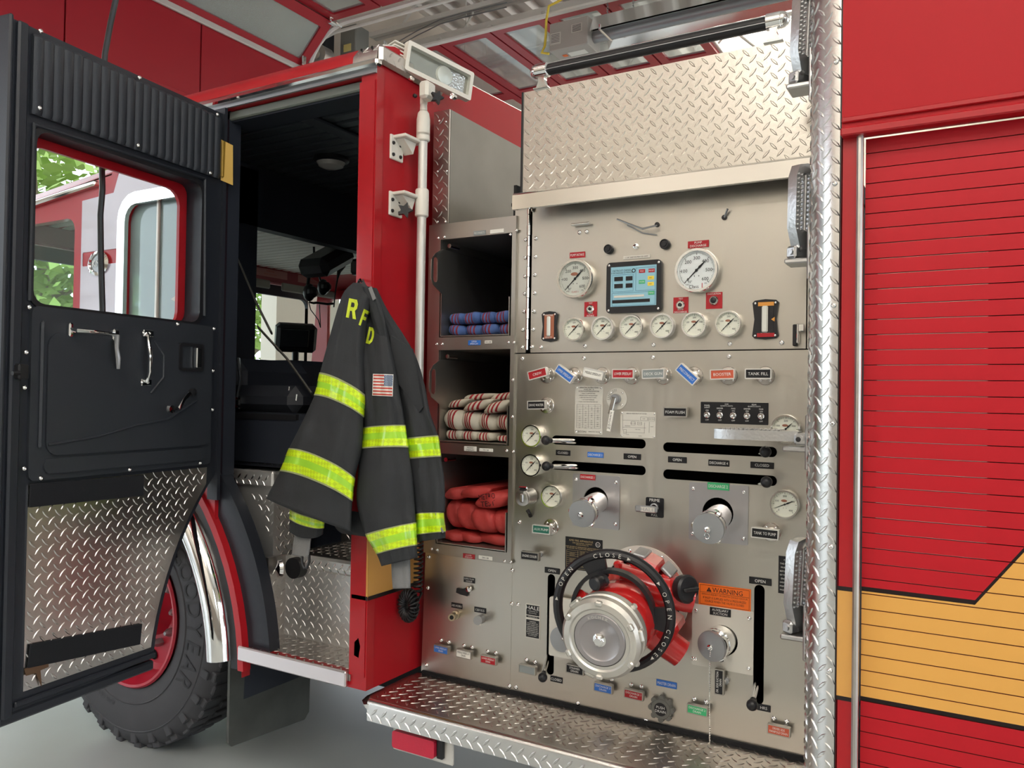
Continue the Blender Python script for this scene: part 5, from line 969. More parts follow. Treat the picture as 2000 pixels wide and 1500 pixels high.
for z in (.86, 1.13, 1.40, 1.66, 1.93, 2.2): bolt(colp, Matrix.Translation((xb - .014, YB + .0005, z)) @ FM((0, 0, 0)), .006)
# ---- folding steps on the column
def fold_step(P, lie, tilt, label):
    # local: x along the step from the hinge, y across, z up when folded down
    if lie: M = Matrix(((-1, 0, 0, P.x), (0, -1, 0, P.y), (0, 0, 1, P.z), (0, 0, 0, 1))) @ Matrix.Rotation(tilt, 4, 'Y')
    else: be = .45; M = Matrix(((0, -math.sin(be), math.cos(be), P.x), (0, -math.cos(be), -math.sin(be), P.y), (1, 0, 0, P.z), (0, 0, 0, 1))) @ Matrix.Rotation(-tilt, 4, 'Y')
    if M.to_3x3().determinant() < 0: M = M @ Matrix.Diagonal((1, -1, 1, 1))
    w2 = .042; outl = [(.0, -w2 * .55), (.05, -w2), (.17, -w2), (.198, -w2 * .72), (.205, 0), (.198, w2 * .72), (.17, w2), (.05, w2), (.0, w2 * .55)]
    inn = [(.045, -w2 + .018), (.165, -w2 + .018), (.180, -w2 * .4), (.180, w2 * .4), (.165, w2 - .018), (.045, w2 - .018)]
    s_ = MB().prism(outl, -.012, .012, holes=[inn]).box((.11, 0, 0), (.14, .008, .018), .002).box((.11, .022, 0), (.14, .006, .016), .002).box((.11, -.022, 0), (.14, .006, .016), .002)
    o = s_.build('folding_step', CAST, ENG, M); o['label'] = label
    bp_ = MB()
    for i in range(13):
        for y in (-w2 + .008, -.022, 0, .022, w2 - .008): bp_.ball((.045 + i * .0108, y, .0125), .0035, 6)
    bp_.build('grip_studs', CAST, o, M, kind='stuff')
    MB().box((-.008, 0, -.006), (.03, .07, .028), .005).cyl((-.008, -.04, -.004), (-.008, .04, -.004), .007).build('hinge_block', CAST, o, M)
    B = Vector((-.358, P.y, P.z - .03)); bk_ = MB().box((-.362, P.y, P.z - .012), (.010, .085, .13), .003).box((P.x - .0, P.y, P.z - .030), (abs(P.x + .358) * 2 + .012, .07, .012), .003)
    bk_.build('mounting_bracket', CAST, o, I4); MB().lathe([(.006, 0), (.0, .001)], 12, 0, FM((P.x + .004, P.y - .0405, P.z - .006))).build('hinge_pin', BKP, o, I4)
    return o
YS = -.125
p1 = PY(1578, 148, YS); fold_step(Vector((-.386, YS, p1.z)), 0, .05, 'folded cast step at the top of the column')
p2 = PY(1570, 488, YS); fold_step(Vector((-.386, YS, p2.z)), 0, .02, 'folded cast step beside the gauges')
p3 = PY(1560, 852, YS); fold_step(Vector((-.386, YS, p3.z)), 1, .0, 'cast step folded down beside the switches')
p4 = PY(1558, 1216, YS); fold_step(Vector((-.386, YS, p4.z)), 0, .05, 'folded cast step beside the warning sign')
# ---- body side with the roller shutter
ZT = 2.03; ZG0, ZG1 = .806, 1.043; xr = PY(1668, 1000, YB).x; xs = xr + .014
part(MB().box(((xb + xr) / 2 - .001, YB + .01, 1.2), (xr - xb, .02, 1.66)), 'door_frame_post', RED)
part(MB().box(((xb + 1.5) / 2, YB + .012, 2.385), (1.5 - xb, .03, .71)), 'upper_body_panel', mat('matte_red_paint', (.42, .008, .014), rough=.5, spec=.3)); part(MB().box(((xb + 1.5) / 2, YB - .004, 2.065), (1.5 - xb, .012, .012), .002).box(((xb + 1.5) / 2, YB - .012, ZT + .004), (1.5 - xb, .03, .018), .003), 'drip_ledge', RED)
part(MB().box((xr + .006, YB - .002, 1.2), (.013, .022, 1.66), .004), 'shutter_rail', mat('shutter_rail_aluminium', (.55, .53, .50), metal=1, rough=.35, noise=(20, .2)))
part(MB().box(((xb + xr) / 2, YB - .0006, (ZG0 + ZG1) / 2), (xr - xb, .001, ZG1 - ZG0)), 'gold_stripe', GOLD); 
for zz in (ZG0, ZG1): part(MB().box(((xb + xr) / 2, YB - .001, zz), (xr - xb, .0014, .009)), 'pinstripe', BLK)
part(MB().box((-2.281, YB - .006, 1.75), (.05, .012, 1.34)), 'hinge_cover', BKM)
part(MB().box((xb - .002, YB - .001, 1.5), (.003, .004, 2.1)), 'column_seal', BLK)
shut = part(MB().box((.75, YB + .045, 1.2), (1.5, .004, 1.66)), 'roller_shutter', DARK, label='red roller shutter with a gold stripe')
sm = bpy.data.materials.new('shutter_paint'); sm.use_nodes = True; nt = sm.node_tree; b_ = nt.nodes['Principled BSDF']; b_.inputs['Roughness'].default_value = .45; b_.inputs['Specular IOR Level'].default_value = .3
ge = nt.nodes.new('ShaderNodeTexCoord'); sp_ = nt.nodes.new('ShaderNodeSeparateXYZ')
vl = nt.nodes.new('ShaderNodeUVMap'); nt.links.new(vl.outputs[0], sp_.inputs[0])
def math_(op, a, b=None):
    n_ = nt.nodes.new('ShaderNodeMath'); n_.operation = op
    for i, q in enumerate((a, b)):
        if q is None: continue
        if isinstance(q, (int, float)): n_.inputs[i].default_value = q
        else: nt.links.new(q, n_.inputs[i])
    return n_.outputs[0]
X_, Z_ = sp_.outputs[0], sp_.outputs[1]
# upper edge of the gold field: level, then a diagonal rising to the right
pa, pb_ = PY(1904, 1178, YB), PY(2000, 1075, YB); slope = (pb_.z - pa.z) / (pb_.x - pa.x)
top_ = math_('MAXIMUM', math_('MULTIPLY', math_('SUBTRACT', X_, pa.x), slope), 0.0); top_ = math_('MINIMUM', math_('ADD', top_, ZG1), 1.34)
d1 = math_('SUBTRACT', top_, Z_); d0 = math_('SUBTRACT', Z_, ZG0)
ing = math_('GREATER_THAN', math_('MINIMUM', d1, d0), 0.0); edge = math_('LESS_THAN', math_('ABSOLUTE', math_('MINIMUM', d1, d0)), .0048)
m1 = nt.nodes.new('ShaderNodeMix'); m1.data_type = 'RGBA'; m1.inputs[6].default_value = (.46, .008, .017, 1); m1.inputs[7].default_value = (.72, .37, .085, 1); nt.links.new(ing, m1.inputs[0])
m2 = nt.nodes.new('ShaderNodeMix'); m2.data_type = 'RGBA'; m2.inputs[7].default_value = (.012, .006, .006, 1); nt.links.new(m1.outputs[2], m2.inputs[6]); nt.links.new(edge, m2.inputs[0]); nt.links.new(m2.outputs[2], b_.inputs['Base Color'])
GRV = mat('shutter_groove', (.17, .012, .01), rough=.6)
za, zb_ = PY(1700, 299, YB + .02).z, PY(1700, 1499, YB + .02).z
pitch = (PY(1690, 453, YB + .02).z - PY(1690, 1346, YB + .02).z) / 30.0
z = ZT - .004
while z > .42:
    s_ = MB(); x0, x1 = xs, 1.5; y0 = YB + .022; pr = [(y0 + .006, z - .0002), (y0, z - .0010), (y0 - .0002, z - pitch / 2), (y0, z - pitch + .0010), (y0 + .006, z - pitch + .0002)]
    s_.add([(x0, a, b) for a, b in pr] + [(x1, a, b) for a, b in pr], [(i, i + 1, i + 6, i + 5) for i in range(4)] + [(4, 0, 5, 9)]); s_.m = [1, 0, 0, 1, 1]
    # cut along x so the diagonal of the stripe stays sharp in the UVs
    o = s_.build('slat', [sm, GRV], shut, I4); uv = o.data.uv_layers.new(name='UVMap')
    for lp in o.data.loops: c = o.data.vertices[lp.vertex_index].co; uv.data[lp.index].uv = (c.x, c.z)
    z -= pitch
# ---- running board
def rb(x0, x1, y0, y1, r): return [(x1, y0), (x1, y1), (x0, y1), (x0, y0 + r)] + [(x0 + r - r * math.cos(a), y0 + r - r * math.sin(a)) for a in (PI / 8, PI / 4, 3 * PI / 8)] + [(x0 + r, y0)]
bx0, bx1, by0 = -1.592, -.27, -.262
bo = part(MB().prism(rb(bx0, bx1, by0, -.004, .03), .49, .548), 'running_board', ALUD, label='tread plate running board below the panel')
part(MB().loz(plane_fn((bx0 + .01, by0 + .012, .548), (1, 0, 0), (0, 1, 0)), bx1 - bx0 - .01, .24, p=.0265, L=.0155, W=.0040, H=.0018), 'tread', ALUD, bo, kind='stuff')
lp_ = MB().tube([(bx0 + .03, by0, .519), (bx1, by0, .519)], .029, 16); lp_ = MB(); q = [(by0 + .004, .548)] + [(by0 - .002 - .012 * math.sin(a), .536 + .012 * math.cos(a)) for a in (.3, .8, 1.2, 1.57)] + [(by0 - .014, .488), (by0 - .006, .484)]
lp_.add([(bx0 + .02, a, b) for a, b in q] + [(bx1, a, b) for a, b in q], [(i, i + len(q), i + len(q) + 1, i + 1) for i in range(len(q) - 1)]); part(lp_, 'board_lip', ALU, bo)
part(MB().loz(plane_fn((bx0 + .02, by0 - .015, .488), (1, 0, 0), (0, 0, 1)), bx1 - bx0, .052, p=.0255, L=.0155, W=.0042, H=.002), 'tread', ALU, bo, kind='stuff')
part(MB().tube([(bx0 + .002, -.01, .52), (bx0 + .002, by0 + .03, .52), (bx0 + .008, by0 + .01, .52), (bx0 + .03, by0 - .008, .52)], .028, 8, flat=.25), 'board_end', ALU, bo)
part(MB().box((-.82, -.005, .545), (1.5, .012, .03)), 'rubber_joint', DARK, bo)
a, b = PY(773, 1420, -.24), PY(856, 1482, -.24); zt2 = .485
ml = part(MB().box(((a.x + b.x) / 2 + .02, -.236, (zt2 + b.z) / 2), (b.x - a.x + .06, .01, zt2 - b.z + .02), .003), 'marker_light', SILV, label='red rectangular marker light under the board')
part(MB().prism(rrect(a.x + .004, b.z + .006, b.x, zt2 - .012, .008), .241, .262, 0, XZ), 'red_lens', mat('red_lens', (.50, .02, .05), rough=.18, bump=(220, .25)), ml); part(MB().box((b.x + .012, -.246, (zt2 + b.z) / 2), (.022, .014, zt2 - b.z - .01), .003), 'lamp_body', BKP, ml)
# frame underneath
add('chassis', DARK, ((-1.0, .5, .42), (2.2, .5, .12)), ((-2.2, .45, .55), (1.2, .5, .10)))
part(MB().box((.6, .3, .42), (1.6, 1.0, .02)), 'belly', DARK)
# ---- the open cab door (local x runs towards the hinge, z out of the inner face)
HG = Vector((-2.269, -.25, 0)); da = rad_(7.4); dd = Vector((math.sin(da), -math.cos(da), 0)); dn = Vector((math.cos(da), math.sin(da), 0))
DM = Matrix(((-dd.x, 0, dn.x, HG.x), (-dd.y, 0, dn.y, HG.y), (0, 1, 0, 0), (0, 0, 0, 1)))
def PD(u, v, off=0.0):
    q = PP(u, v, HG + dn * off, dn); r = q - HG; return Vector((-(r.dot(dd)), q.z, off))
def dpart(mb, name, m, label=None, **k):
    o = mb.build(name, m, DOOR, DM, **k)
    if label: o['label'] = label
    return o
cut = [(-(-.73 + 1.0 * math.cos(a)), .5 + 1.0 * math.sin(a)) for a in [math.atan2(.12, .99) + (math.atan2(.69, .73) - math.atan2(.12, .99)) * i / 10 for i in range(11)]]
cut = [p for p in cut]
do = [(-.765, .60), (-.262, .62)] + cut[1:] + [(-.003, 2.40), (-.765, 2.40)]
whole = rrect(-.695, 1.675, -.105, 2.135, .035)
DOOR = MB().prism(do, -.06, 0, 0, None, [whole]).build('cab_door', BKM, ENG, DM); DOOR['label'] = 'open black cab door with window and tread plate foot'
dpart(MB().prism([(x - (.012 if x < -.7 else 0), y + (.012 if y > 2 else -.01 if y < .7 else 0)) for x, y in do], -.072, -.0605, 0, None, [rrect(-.68, 1.66, -.135, 2.11, .05)]), 'outer_skin', RED)
dpart(MB().box((-.40, 1.90, -.052), (.60, .48, .004)), 'window_pane', GLASS)
dpart(MB().prism(rrect(-.71, 1.662, -.09, 2.15, .045), 0, .006, 0, None, [whole]), 'window_gasket', BKP)
dpart(MB().tube([(-.705, 1.68, .006), (-.705, 2.145, .006), (-.095, 2.155, .006), (-.085, 1.70, .006)], .006, 6), 'gasket_bead', BKT)
# free edge with its lip
dpart(MB().box((-.772, 1.5, -.03), (.012, 1.82, .075), .004), 'edge_strip', BKM)
dpart(MB().box((-.742, 1.5, .006), (.03, 1.8, .014), .005), 'edge_lip', BKM)
# ribbed header panel
tl, tr2, bl, br = PD(52, 62), PD(432, 222), PD(60, 226), PD(418, 350)
zt1, zb1, xl1, xr1 = min(tl.y, 2.385), 2.17, -.715, -.03
cg = MB(); N = 138; pp = []
for i in range(N + 1):
    x = xl1 + (xr1 - xl1) * i / N; z = .012 + .006 * abs(math.sin(PI * 23 * i / N)) ** .6; pp.append((x, z))
cg.add([(x, zb1, z - .006) for x, z in pp] + [(x, zb1 + .012, z) for x, z in pp] + [(x, zt1 - .008, z) for x, z in pp] + [(x, zt1, z - .008) for x, z in pp], [(k * (N + 1) + i, k * (N + 1) + i + 1, (k + 1) * (N + 1) + i + 1, (k + 1) * (N + 1) + i) for k in range(3) for i in range(N)])
cg.box(((xl1 + xr1) / 2, (zb1 + zt1) / 2, .004), (xr1 - xl1, zt1 - zb1, .010))
dpart(cg, 'ribbed_panel', BKT)
for u, v in ((80, 61), (78, 211), (273, 152), (270, 284), (425, 224), (411, 338)): q = PD(u, v, .018); bolt(DOOR, DM @ Matrix.Translation((q.x, q.y, .017)), .0065)
# moulded middle panel
mt, mbm = 1.668, 1.205
mp = dpart(MB().prism(rrect(-.70, mbm, -.045, mt, .02), 0, .010), 'moulded_panel', BKT)
m = MB().prism(rrect(-.655, 1.27, -.055, 1.60, .035), .010, .016, 0).box((-.672, 1.46, .014), (.010, .34, .012), .005).prism(rrect(-.66, 1.222, -.08, 1.262, .018), .010, .018)
mp2 = m.build('raised_relief', BKT, DOOR, DM)
dpart(MB().tube([(x, y, .0165) for x, y in ((-.65, 1.30), (-.5, 1.315), (-.36, 1.345), (-.24, 1.36), (-.12, 1.42))], .004, 6).tube([(x, y, .0165) for x, y in ((-.30, 1.60), (-.262, 1.56), (-.262, 1.49), (-.31, 1.44))], .004, 6), 'moulded_crease', BKT)
for u, v in ((56, 600), (50, 688), (47, 757), (46, 915), (80, 934), (253, 917), (391, 904), (347, 633), (418, 642), (416, 724), (415, 800)): q = PD(u, v, .012); bolt(DOOR, DM @ Matrix.Translation((max(-.735, min(-.012, q.x)), q.y, .011 if q.x > -.70 else .014)), .0065)
# lower tread plate with hook-and-loop strips
lo = [(-.695, .655), (-.275, .655)] + [(x - .045 * 0 - (.018), y) for x, y in cut[1:] if y < 1.165 and y > .66] + [(-.055, 1.195), (-.695, 1.195)]
tpl = dpart(MB().prism(lo, 0, .004), 'tread_plate', ALU)
def inl(a, b, O=(-.695, .655)):
    x, y = O[0] + a, O[1] + b; return math.hypot(-x + .73, y - .5) > 1.035
MB().loz(plane_fn((-.695, .655, .004), (1, 0, 0), (0, 1, 0)), .64, .54, p=.0268, L=.0155, W=.0042, H=.0018, clip=inl).build('tread', ALU, tpl, DM, kind='stuff')
VEL = mat('hook_and_loop', (.008, .009, .012), rough=.95, bump=(600, .5))
for (u0, v0, u1, v1, hh) in ((57, 968, 280, 948, .062), (55, 1282, 275, 1238, .062)):
    a, b = PD(u0, v0, .008), PD(u1, v1, .008); c = (a + b) / 2; an = math.atan2(b.y - a.y, b.x - a.x)
    dpart(MB().box((0, 0, 0), ((b - a).length, hh, .006), .002, 0, Matrix.Translation((c.x, c.y, .009)) @ Matrix.Rotation(an, 4, 'Z')), 'loop_strip', VEL)
q = PD(72, 1307, .01); dpart(MB().prism([(-.035, .01), (.03, .022), (.034, -.004), (.01, -.006), (.015, -.05), (-.002, -.01), (-.03, -.008)], .008, .011, 0, Matrix.Translation((q.x, q.y, 0))), 'torn_tab', mat('torn_tab', (.10, .055, .03), rough=.9))
dpart(MB().box((-.49, .628, .004), (.46, .016, .012), .003).box((-.51, .597, -.03), (.50, .03, .07), .006), 'bottom_rail', BKM)
# door hardware
def dpts(l, off): return [PD(u, v, off) for u, v in l]
g = dpart(MB().box(PD(138, 644, .016), (.014, .038, .012), .004).box(PD(224, 654, .02), (.022, .034, .02), .005), 'inside_handle', CHR, 'curved chrome inside handle')
h_ = [PD(142, 645, .02), PD(152, 647, .045), PD(175, 648, .055), PD(205, 651, .052), PD(224, 654, .03)]
MB().tube(h_, .010, 10, flat=.5).build('grip', CHR, g, DM); MB().tube([PD(228, 655, .03), PD(228, 680, .04), PD(231, 700, .045), PD(231, 720, .04)], [.008, .006, .007, .005], 8).build('release_lever', GREYP, g, DM)
g = dpart(MB().box(PD(290, 651, .016), (.040, .022, .006), .003).box(PD(286, 747, .016), (.040, .022, .006), .003), 'pull_handle', CHR, 'upright chrome pull handle')
MB().tube([PD(289, 652, .018), PD(290, 665, .034), PD(294, 695, .05), PD(293, 725, .045), PD(288, 745, .02)], [.007, .008, .009, .008, .007], 10, flat=.7).build('grip', CHR, g, DM)
for u, v in ((280, 650), (292, 651), (277, 747), (289, 747)): q = PD(u, v, .019); bolt(g, DM @ Matrix.Translation((q.x, q.y, .019)), .005)
c = PD(373, 698, .016); g = dpart(MB().prism(rrect(c.x - .052, c.y - .045, c.x + .052, c.y + .045, .010), .010, .022, 0, None, [rrect(c.x - .042, c.y - .036, c.x + .042, c.y + .036, .004)]), 'latch_bezel', BKP)
MB().box((c.x, c.y, .012), (.084, .072, .002)).build('latch_well', POL, g, DM); MB().box((c.x + .030, c.y, .018), (.022, .068, .01), .003).build('latch_paddle', CHR, g, DM); MB().box((c.x + .004, c.y, .016), (.003, .068, .008)).build('latch_bar', CHR, g, DM)
g = dpart(MB().lathe([(.012, 0), (.012, .016), (0, .018)], 18, 0, Matrix.Translation((PD(375, 766, .02).x, PD(375, 766, .02).y, .014))), 'window_crank', BKP)
MB().tube([PD(371, 768, .03), PD(360, 780, .045), PD(349, 800, .05)], [.007, .005, .007], 8, flat=.6).build('crank_arm', CHR, g, DM); q = PD(345, 800, .05); MB().cyl(q, PD(334, 799, .07), .009, .011, 14).lathe([(.014, 0), (.012, .01), (0, .012)], 16, 0, Matrix.Translation(PD(332, 799, .075))).build('crank_knob', CHR, g, DM)
dpart(MB().box(PD(42, 726, .02), (.03, .04, .022), .004).tube([PD(38, 728, .03), PD(24, 729, .03)], .006, 8), 'door_latch', BKP)
# strap hinge between door and cab
c = PD(440, 310, .015); hs_p = dpart(MB().box((-.012, PD(428, 310).y, .010), (.022, .125, .006), .002), 'strap_plate', mat('brass_strap', (.36, .22, .035), rough=.4, metal=.3), 'mustard coloured door check strap')
q0, q1 = PY(431, 310, -.27), PY(453, 318, -.22)
MB().add([PY(431, 272, -.27), PY(431, 352, -.27), PY(455, 362, -.24), PY(455, 284, -.24)] + [PY(431, 272, -.264), PY(431, 352, -.264), PY(455, 362, -.234), PY(455, 284, -.234)], [(0, 1, 2, 3), (7, 6, 5, 4), (0, 3, 7, 4), (1, 5, 6, 2), (2, 6, 7, 3), (0, 4, 5, 1)]).build('strap', MATS['brass_strap'], hs_p, I4)
for v in (278, 294, 310, 326, 341): q = PD(429, v, .014); bolt(hs_p, DM @ Matrix.Translation((q.x, q.y, .013)), .004)
# ---- telescoping floodlight on the cab corner
YM = -.085
def mp_(v, u=825): q = PY(u, v, YM); return Vector((PY(824, 400, YM).x, YM, q.z))
fl_ = part(MB().cyl(mp_(770), mp_(230), .0145, None, 20), 'flood_light', SILV, label='white telescoping floodlight on a pole at the cab corner')
WH = mat('flood_white', (.72, .69, .62), rough=.45)
part(MB().tube([mp_(266), mp_(256), mp_(235), mp_(222), mp_(218)], [.0215, .0215, .0215, .018, .013], 24), 'upper_collar', WH, fl_); part(MB().tube([mp_(217), mp_(205)], [.012, .011], 16), 'neck', WH, fl_)
for (v0, v1, vb0, vb1) in ((259, 277, 275, 322), (370, 424, 384, 430)):
    q0, q1 = mp_(v1), mp_(v0); part(MB().tube([q0, q0 + Vector((0, 0, .004)), q1 - Vector((0, 0, .004)), q1], [.018, .0215, .0215, .019], 24), 'clamp_ring', WH, fl_)
    zc0, zc1 = PX(795, vb1, -1.595).z, PX(795, vb0, -1.595).z; xw = -1.597
    b_ = part(MB().box((xw, -.155, (zc0 + zc1) / 2), (.008, .062, zc1 - zc0), .002).box(((xw + q0.x) / 2, -.125, zc1 - .006), (q0.x - xw, .10, .010), .002).prism([(-.165, zc1 - .012), (-.10, zc1 - .012), (-.115, zc1 - .05)], (xw + .0), (xw + .035), 0, YZ), 'mount_bracket', WH, fl_)
    for y in (-.175, -.14):
        for z in (zc0 + .014, zc1 - .026): part(MB().lathe([(.006, 0), (.005, .004), (0, .004)], 12, 0, Matrix.Translation((xw + .004, y, z)) @ Matrix.Rotation(PI / 2, 4, 'Y')), 'bolt', BKP, b_)
kb = PY(792, 412, -.16)
def star(P, r, ax, parent): return part(MB().prism([(r * (1 if i % 2 == 0 else .5) * math.cos(i * PI / 5), r * (1 if i % 2 == 0 else .5) * math.sin(i * PI / 5)) for i in range(10)], 0, .016, 0, axM(P, ax)), 'star_knob', BKP, parent)
star(kb, .025, Vector((.5, -.85, 0)).normalized(), fl_)
T0 = PY(799, 77, -.13); dv = Vector(ray(2900, 1155)).normalized()
def near(P, d, u, v):       # length along d from P that comes closest to the sight line
    r = ray(u, v).normalized(); w_ = P - CAM; b = d.dot(r); return (b * r.dot(w_) - d.dot(w_)) / (1 - b * b)
Lf = abs(near(T0, dv, 926.7, 142.7)); 
T3 = PP(790.7, 134.7, T0, dv); ev = (T3 - T0).normalized(); Hf = (T3 - T0).length; nv = dv.cross(ev).normalized()
if nv.dot(CAM - T0) < 0: nv = -nv
xx = dv; yy = -ev; 
if xx.cross(yy).dot(nv) < 0: yy = ev
FL = Matrix(((xx.x, yy.x, nv.x, T0.x), (xx.y, yy.y, nv.y, T0.y), (xx.z, yy.z, nv.z, T0.z), (0, 0, 0, 1))); sy_ = -1 if yy.dot(ev) < 0 else 1
yA, yB = (0, Hf * sy_) if sy_ > 0 else (-Hf, 0)
hd_ = part(MB().prism(rrect(0, yA, Lf, yB, .006), -.022, 0, 0, None, [rrect(.012, yA + .014, Lf - .012, yB - .014, .004)]).prism(rrect(.012, yA + .012, Lf - .012, yB - .012, .01), -.055, -.022), 'lamp_head', WH, fl_, M=FL)
part(MB().prism(rrect(.012, yA + .014, Lf - .012, yB - .014, .004), -.0205, -.018), 'reflector', mat('dull_reflector', (.55, .53, .50), metal=1, rough=.25, bump=(40, .5)), hd_.parent, M=FL)
part(MB().lathe([(.034, 0), (.03, .006), (.02, .010), (0, .012)], 24, 0, Matrix.Translation((Lf * .60, (yA + yB) / 2, -.018))), 'bulb_boss', SILV, fl_, M=FL)
part(MB().box((Lf * .78, (yA + yB) / 2, -.0168), (Lf * .26, Hf * .6, .001)), 'hammered_reflector', mat('hammered', (.75, .72, .74), metal=1, rough=.15, bump=(130, 1)), fl_, M=FL)
part(MB().box((Lf / 2, (yA + yB) / 2, -.004), (Lf - .022, Hf - .026, .003)), 'lens', GLASS, fl_, M=FL)
fm = MB()
for i in range(7): fm.box((-.012 + 0, yA + (yB - yA) * (.15 + .12 * i), -.045), (.05, .005, .05), .001)
part(fm, 'cooling_fins', WH, fl_, M=FL)
c0 = PY(838, 178, -.11); part(MB().box(c0.lerp(mp_(200), .35) + Vector((0, 0, .012)), (.036, .05, .055), .008).tube([mp_(205), mp_(188), c0], [.012, .013, .012], 12), 'yoke', WH, fl_)
star(PY(852, 192, -.10), .022, Vector((.8, -.6, 0)).normalized(), fl_); part(MB().lathe([(.007, 0), (.007, .012), (0, .014)], 12, 0, FM(PY(806, 155, -.14))), 'wing_nut', CHR, fl_); part(MB().lathe([(.006, 0), (.006, .008), (0, .01)], 12, 0, FM(PY(812, 188, -.14))), 'yoke_screw', BKP, fl_); part(MB().lathe([(.009, 0), (.009, .014), (0, .016)], 12, 0, FM(PY(888, 190, -.12))), 'frame_screw', CHR, fl_)
# coiled air cord hanging on the corner
cc = thing('coiled_cord', 'black coiled cord bunched below the jacket sleeve at the cab corner', 'cord', PY(800, 1180, -.1))
ce = PY(798, 1182, -.10); pts = []
for i in range(260):
    a = i / 260 * 2 * PI * 1.0; b = i / 260 * 2 * PI * 22; R_ = .030; r_ = .017
    pts.append(ce + Vector(((R_ + r_ * math.cos(b)) * math.cos(a) * .75, r_ * math.sin(b), (R_ + r_ * math.cos(b)) * math.sin(a) * 1.1)))
q = PY(816, 1160, -.06)
for i in range(150): b = i / 12 * 2 * PI; pts.append(q + Vector((.012 * math.cos(b), .012 * math.sin(b), i * .0012)))
part(MB().tube(pts, .0038, 6), 'coil', BKP, cc)
# ================================================================== THE TURNOUT COAT
JK = thing('turnout_coat', 'black firefighter coat with lime reflective bands hanging by the open cab', 'coat', PY(705, 800, -.36))
def lerp_ring(rings, t):
    i = min(int(t), len(rings) - 2); f = t - i; g = [rings[max(i - 1, 0)], rings[i], rings[i + 1], rings[min(i + 2, len(rings) - 1)]]
    return [((2 * g[1][k]) + (-g[0][k] + g[2][k]) * f + (2 * g[0][k] - 5 * g[1][k] + 4 * g[2][k] - g[3][k]) * f * f + (-g[0][k] + 3 * g[1][k] - 3 * g[2][k] + g[3][k]) * f ** 3) / 2 for k in range(len(g[1]))]
def tube_cloth(rings, t0, t1, steps, grow=0, mats_=None, nseg=40, phase=0, cap=True, wr=.006):
    mb = MB()
    for s in range(steps + 1):
        t = t0 + (t1 - t0) * s / steps; uL, vL, uR, vR, sag, Y, th = lerp_ring(rings, t)
        for j in range(nseg):
            a = 2 * PI * j / nseg; c_, s_ = math.cos(a), math.sin(a); s_ = math.copysign(abs(s_) ** .75, s_)
            c2 = math.copysign(abs(c_) ** .8, c_)
            u = (uL + uR) / 2 + c2 * ((uR - uL) / 2 + grow * 550); v = (vL + vR) / 2 + c2 * (vR - vL) / 2 + sag * (1 - c_ * c_)
            fold_ = wr * (math.sin(c2 * 5 + phase + t * .5) + .6 * math.sin(c2 * 11 + phase * 2 - t * .8)) * (1 if s_ > 0 else .3) * min(1, th / .03) - (wr * 2.2 * NOI.noise(Vector((u * .022, v * .010, phase * 3))) + wr * .5 * NOI.noise(Vector((u * .07, v * .03, phase)))) * min(1, th / .03)
            mb.v.append(PY(u, v, Y - (th + grow) * math.copysign(abs(s_) ** .8, s_) + fold_))
    for s in range(steps):
        for j in range(nseg):
            mb.f.append((s * nseg + j, (s + 1) * nseg + j, (s + 1) * nseg + (j + 1) % nseg, s * nseg + (j + 1) % nseg)); mb.m.append(mats_[s] if mats_ else 0)
    if cap: mb.f += [tuple(range(nseg)), tuple(steps * nseg + j for j in range(nseg))[::-1]]; mb.m += [0, 0]
    return mb
RA = [(690, 552, 712, 553, 0, -.335, .008), (672, 570, 728, 574, -3, -.345, .025), (660, 601, 722, 600, -4, -.355, .035), (645, 653, 713, 660, -4, -.365, .040), (625, 727, 713, 772, -7, -.375, .045), (614, 772, 710, 816, -8, -.38, .048), (586, 833, 706, 880, -9, -.385, .05), (565, 875, 693, 934, -11, -.39, .052), (547, 920, 688, 980, -9, -.39, .054), (519, 974, 686, 1038, 3, -.39, .055)]
RB = [(700, 570, 737, 577, 0, -.325, .012), (700, 620, 757, 645, 0, -.335, .025), (703, 690, 772, 712, 0, -.345, .035), (706, 760, 782, 775, 0, -.35, .038), (708, 800, 787, 800, -1, -.352, .04), (709, 835, 791, 830, -2, -.355, .04), (703, 877, 797, 874, -2, -.357, .042), (699, 930, 806, 934, 0, -.36, .044), (697, 985, 811, 1000, 0, -.362, .045), (714, 1043, 812, 1020, -2, -.365, .045), (736, 1083, 814, 1065, -2, -.365, .044), (745, 1106, 816, 1089, -1, -.365, .042)]
RC = [(712, 558, 736, 563, 0, -.300, .012), (722, 609, 759, 609, 0, -.305, .02), (735, 658, 791, 658, 0, -.31, .026), (750, 698, 813, 698, 0, -.312, .03), (765, 750, 829, 750, 0, -.315, .03), (778, 806, 840, 806, 0, -.317, .032), (786, 857, 855, 850, -1, -.318, .032), (790, 898, 861, 892, -1, -.318, .032), (795, 950, 868, 940, 0, -.32, .033), (800, 998, 869, 996, 0, -.32, .033), (806, 1003, 866, 1001, -1, -.32, .033), (808, 1046, 870, 1039, -1, -.32, .034), (810, 1059, 870, 1051, 0, -.32, .034)]
RD = [(575, 960, 640, 975, 0, -.345, .03), (567, 996, 634, 1016, 4, -.345, .032), (566, 1014, 632, 1032, 6, -.345, .032), (565, 1038, 631, 1043, 11, -.345, .030)]
SH = [(640, 990, 700, 1000, 0, -.32, .02), (655, 1030, 740, 1040, 0, -.32, .02), (668, 1042, 742, 1052, 0, -.32, .018)]
ba = tube_cloth(RA, 0, 9, 60, wr=.005).build('coat_panel', CLOTH, JK, I4, angle=1.5)
bb_ = tube_cloth(RB, 0, 11, 66, phase=1.7, wr=.005).build('sleeve', CLOTH, JK, I4, angle=1.5); bc = tube_cloth(RC, 0, 12, 66, phase=3.1).build('front_panel', CLOTH, JK, I4, angle=1.5)
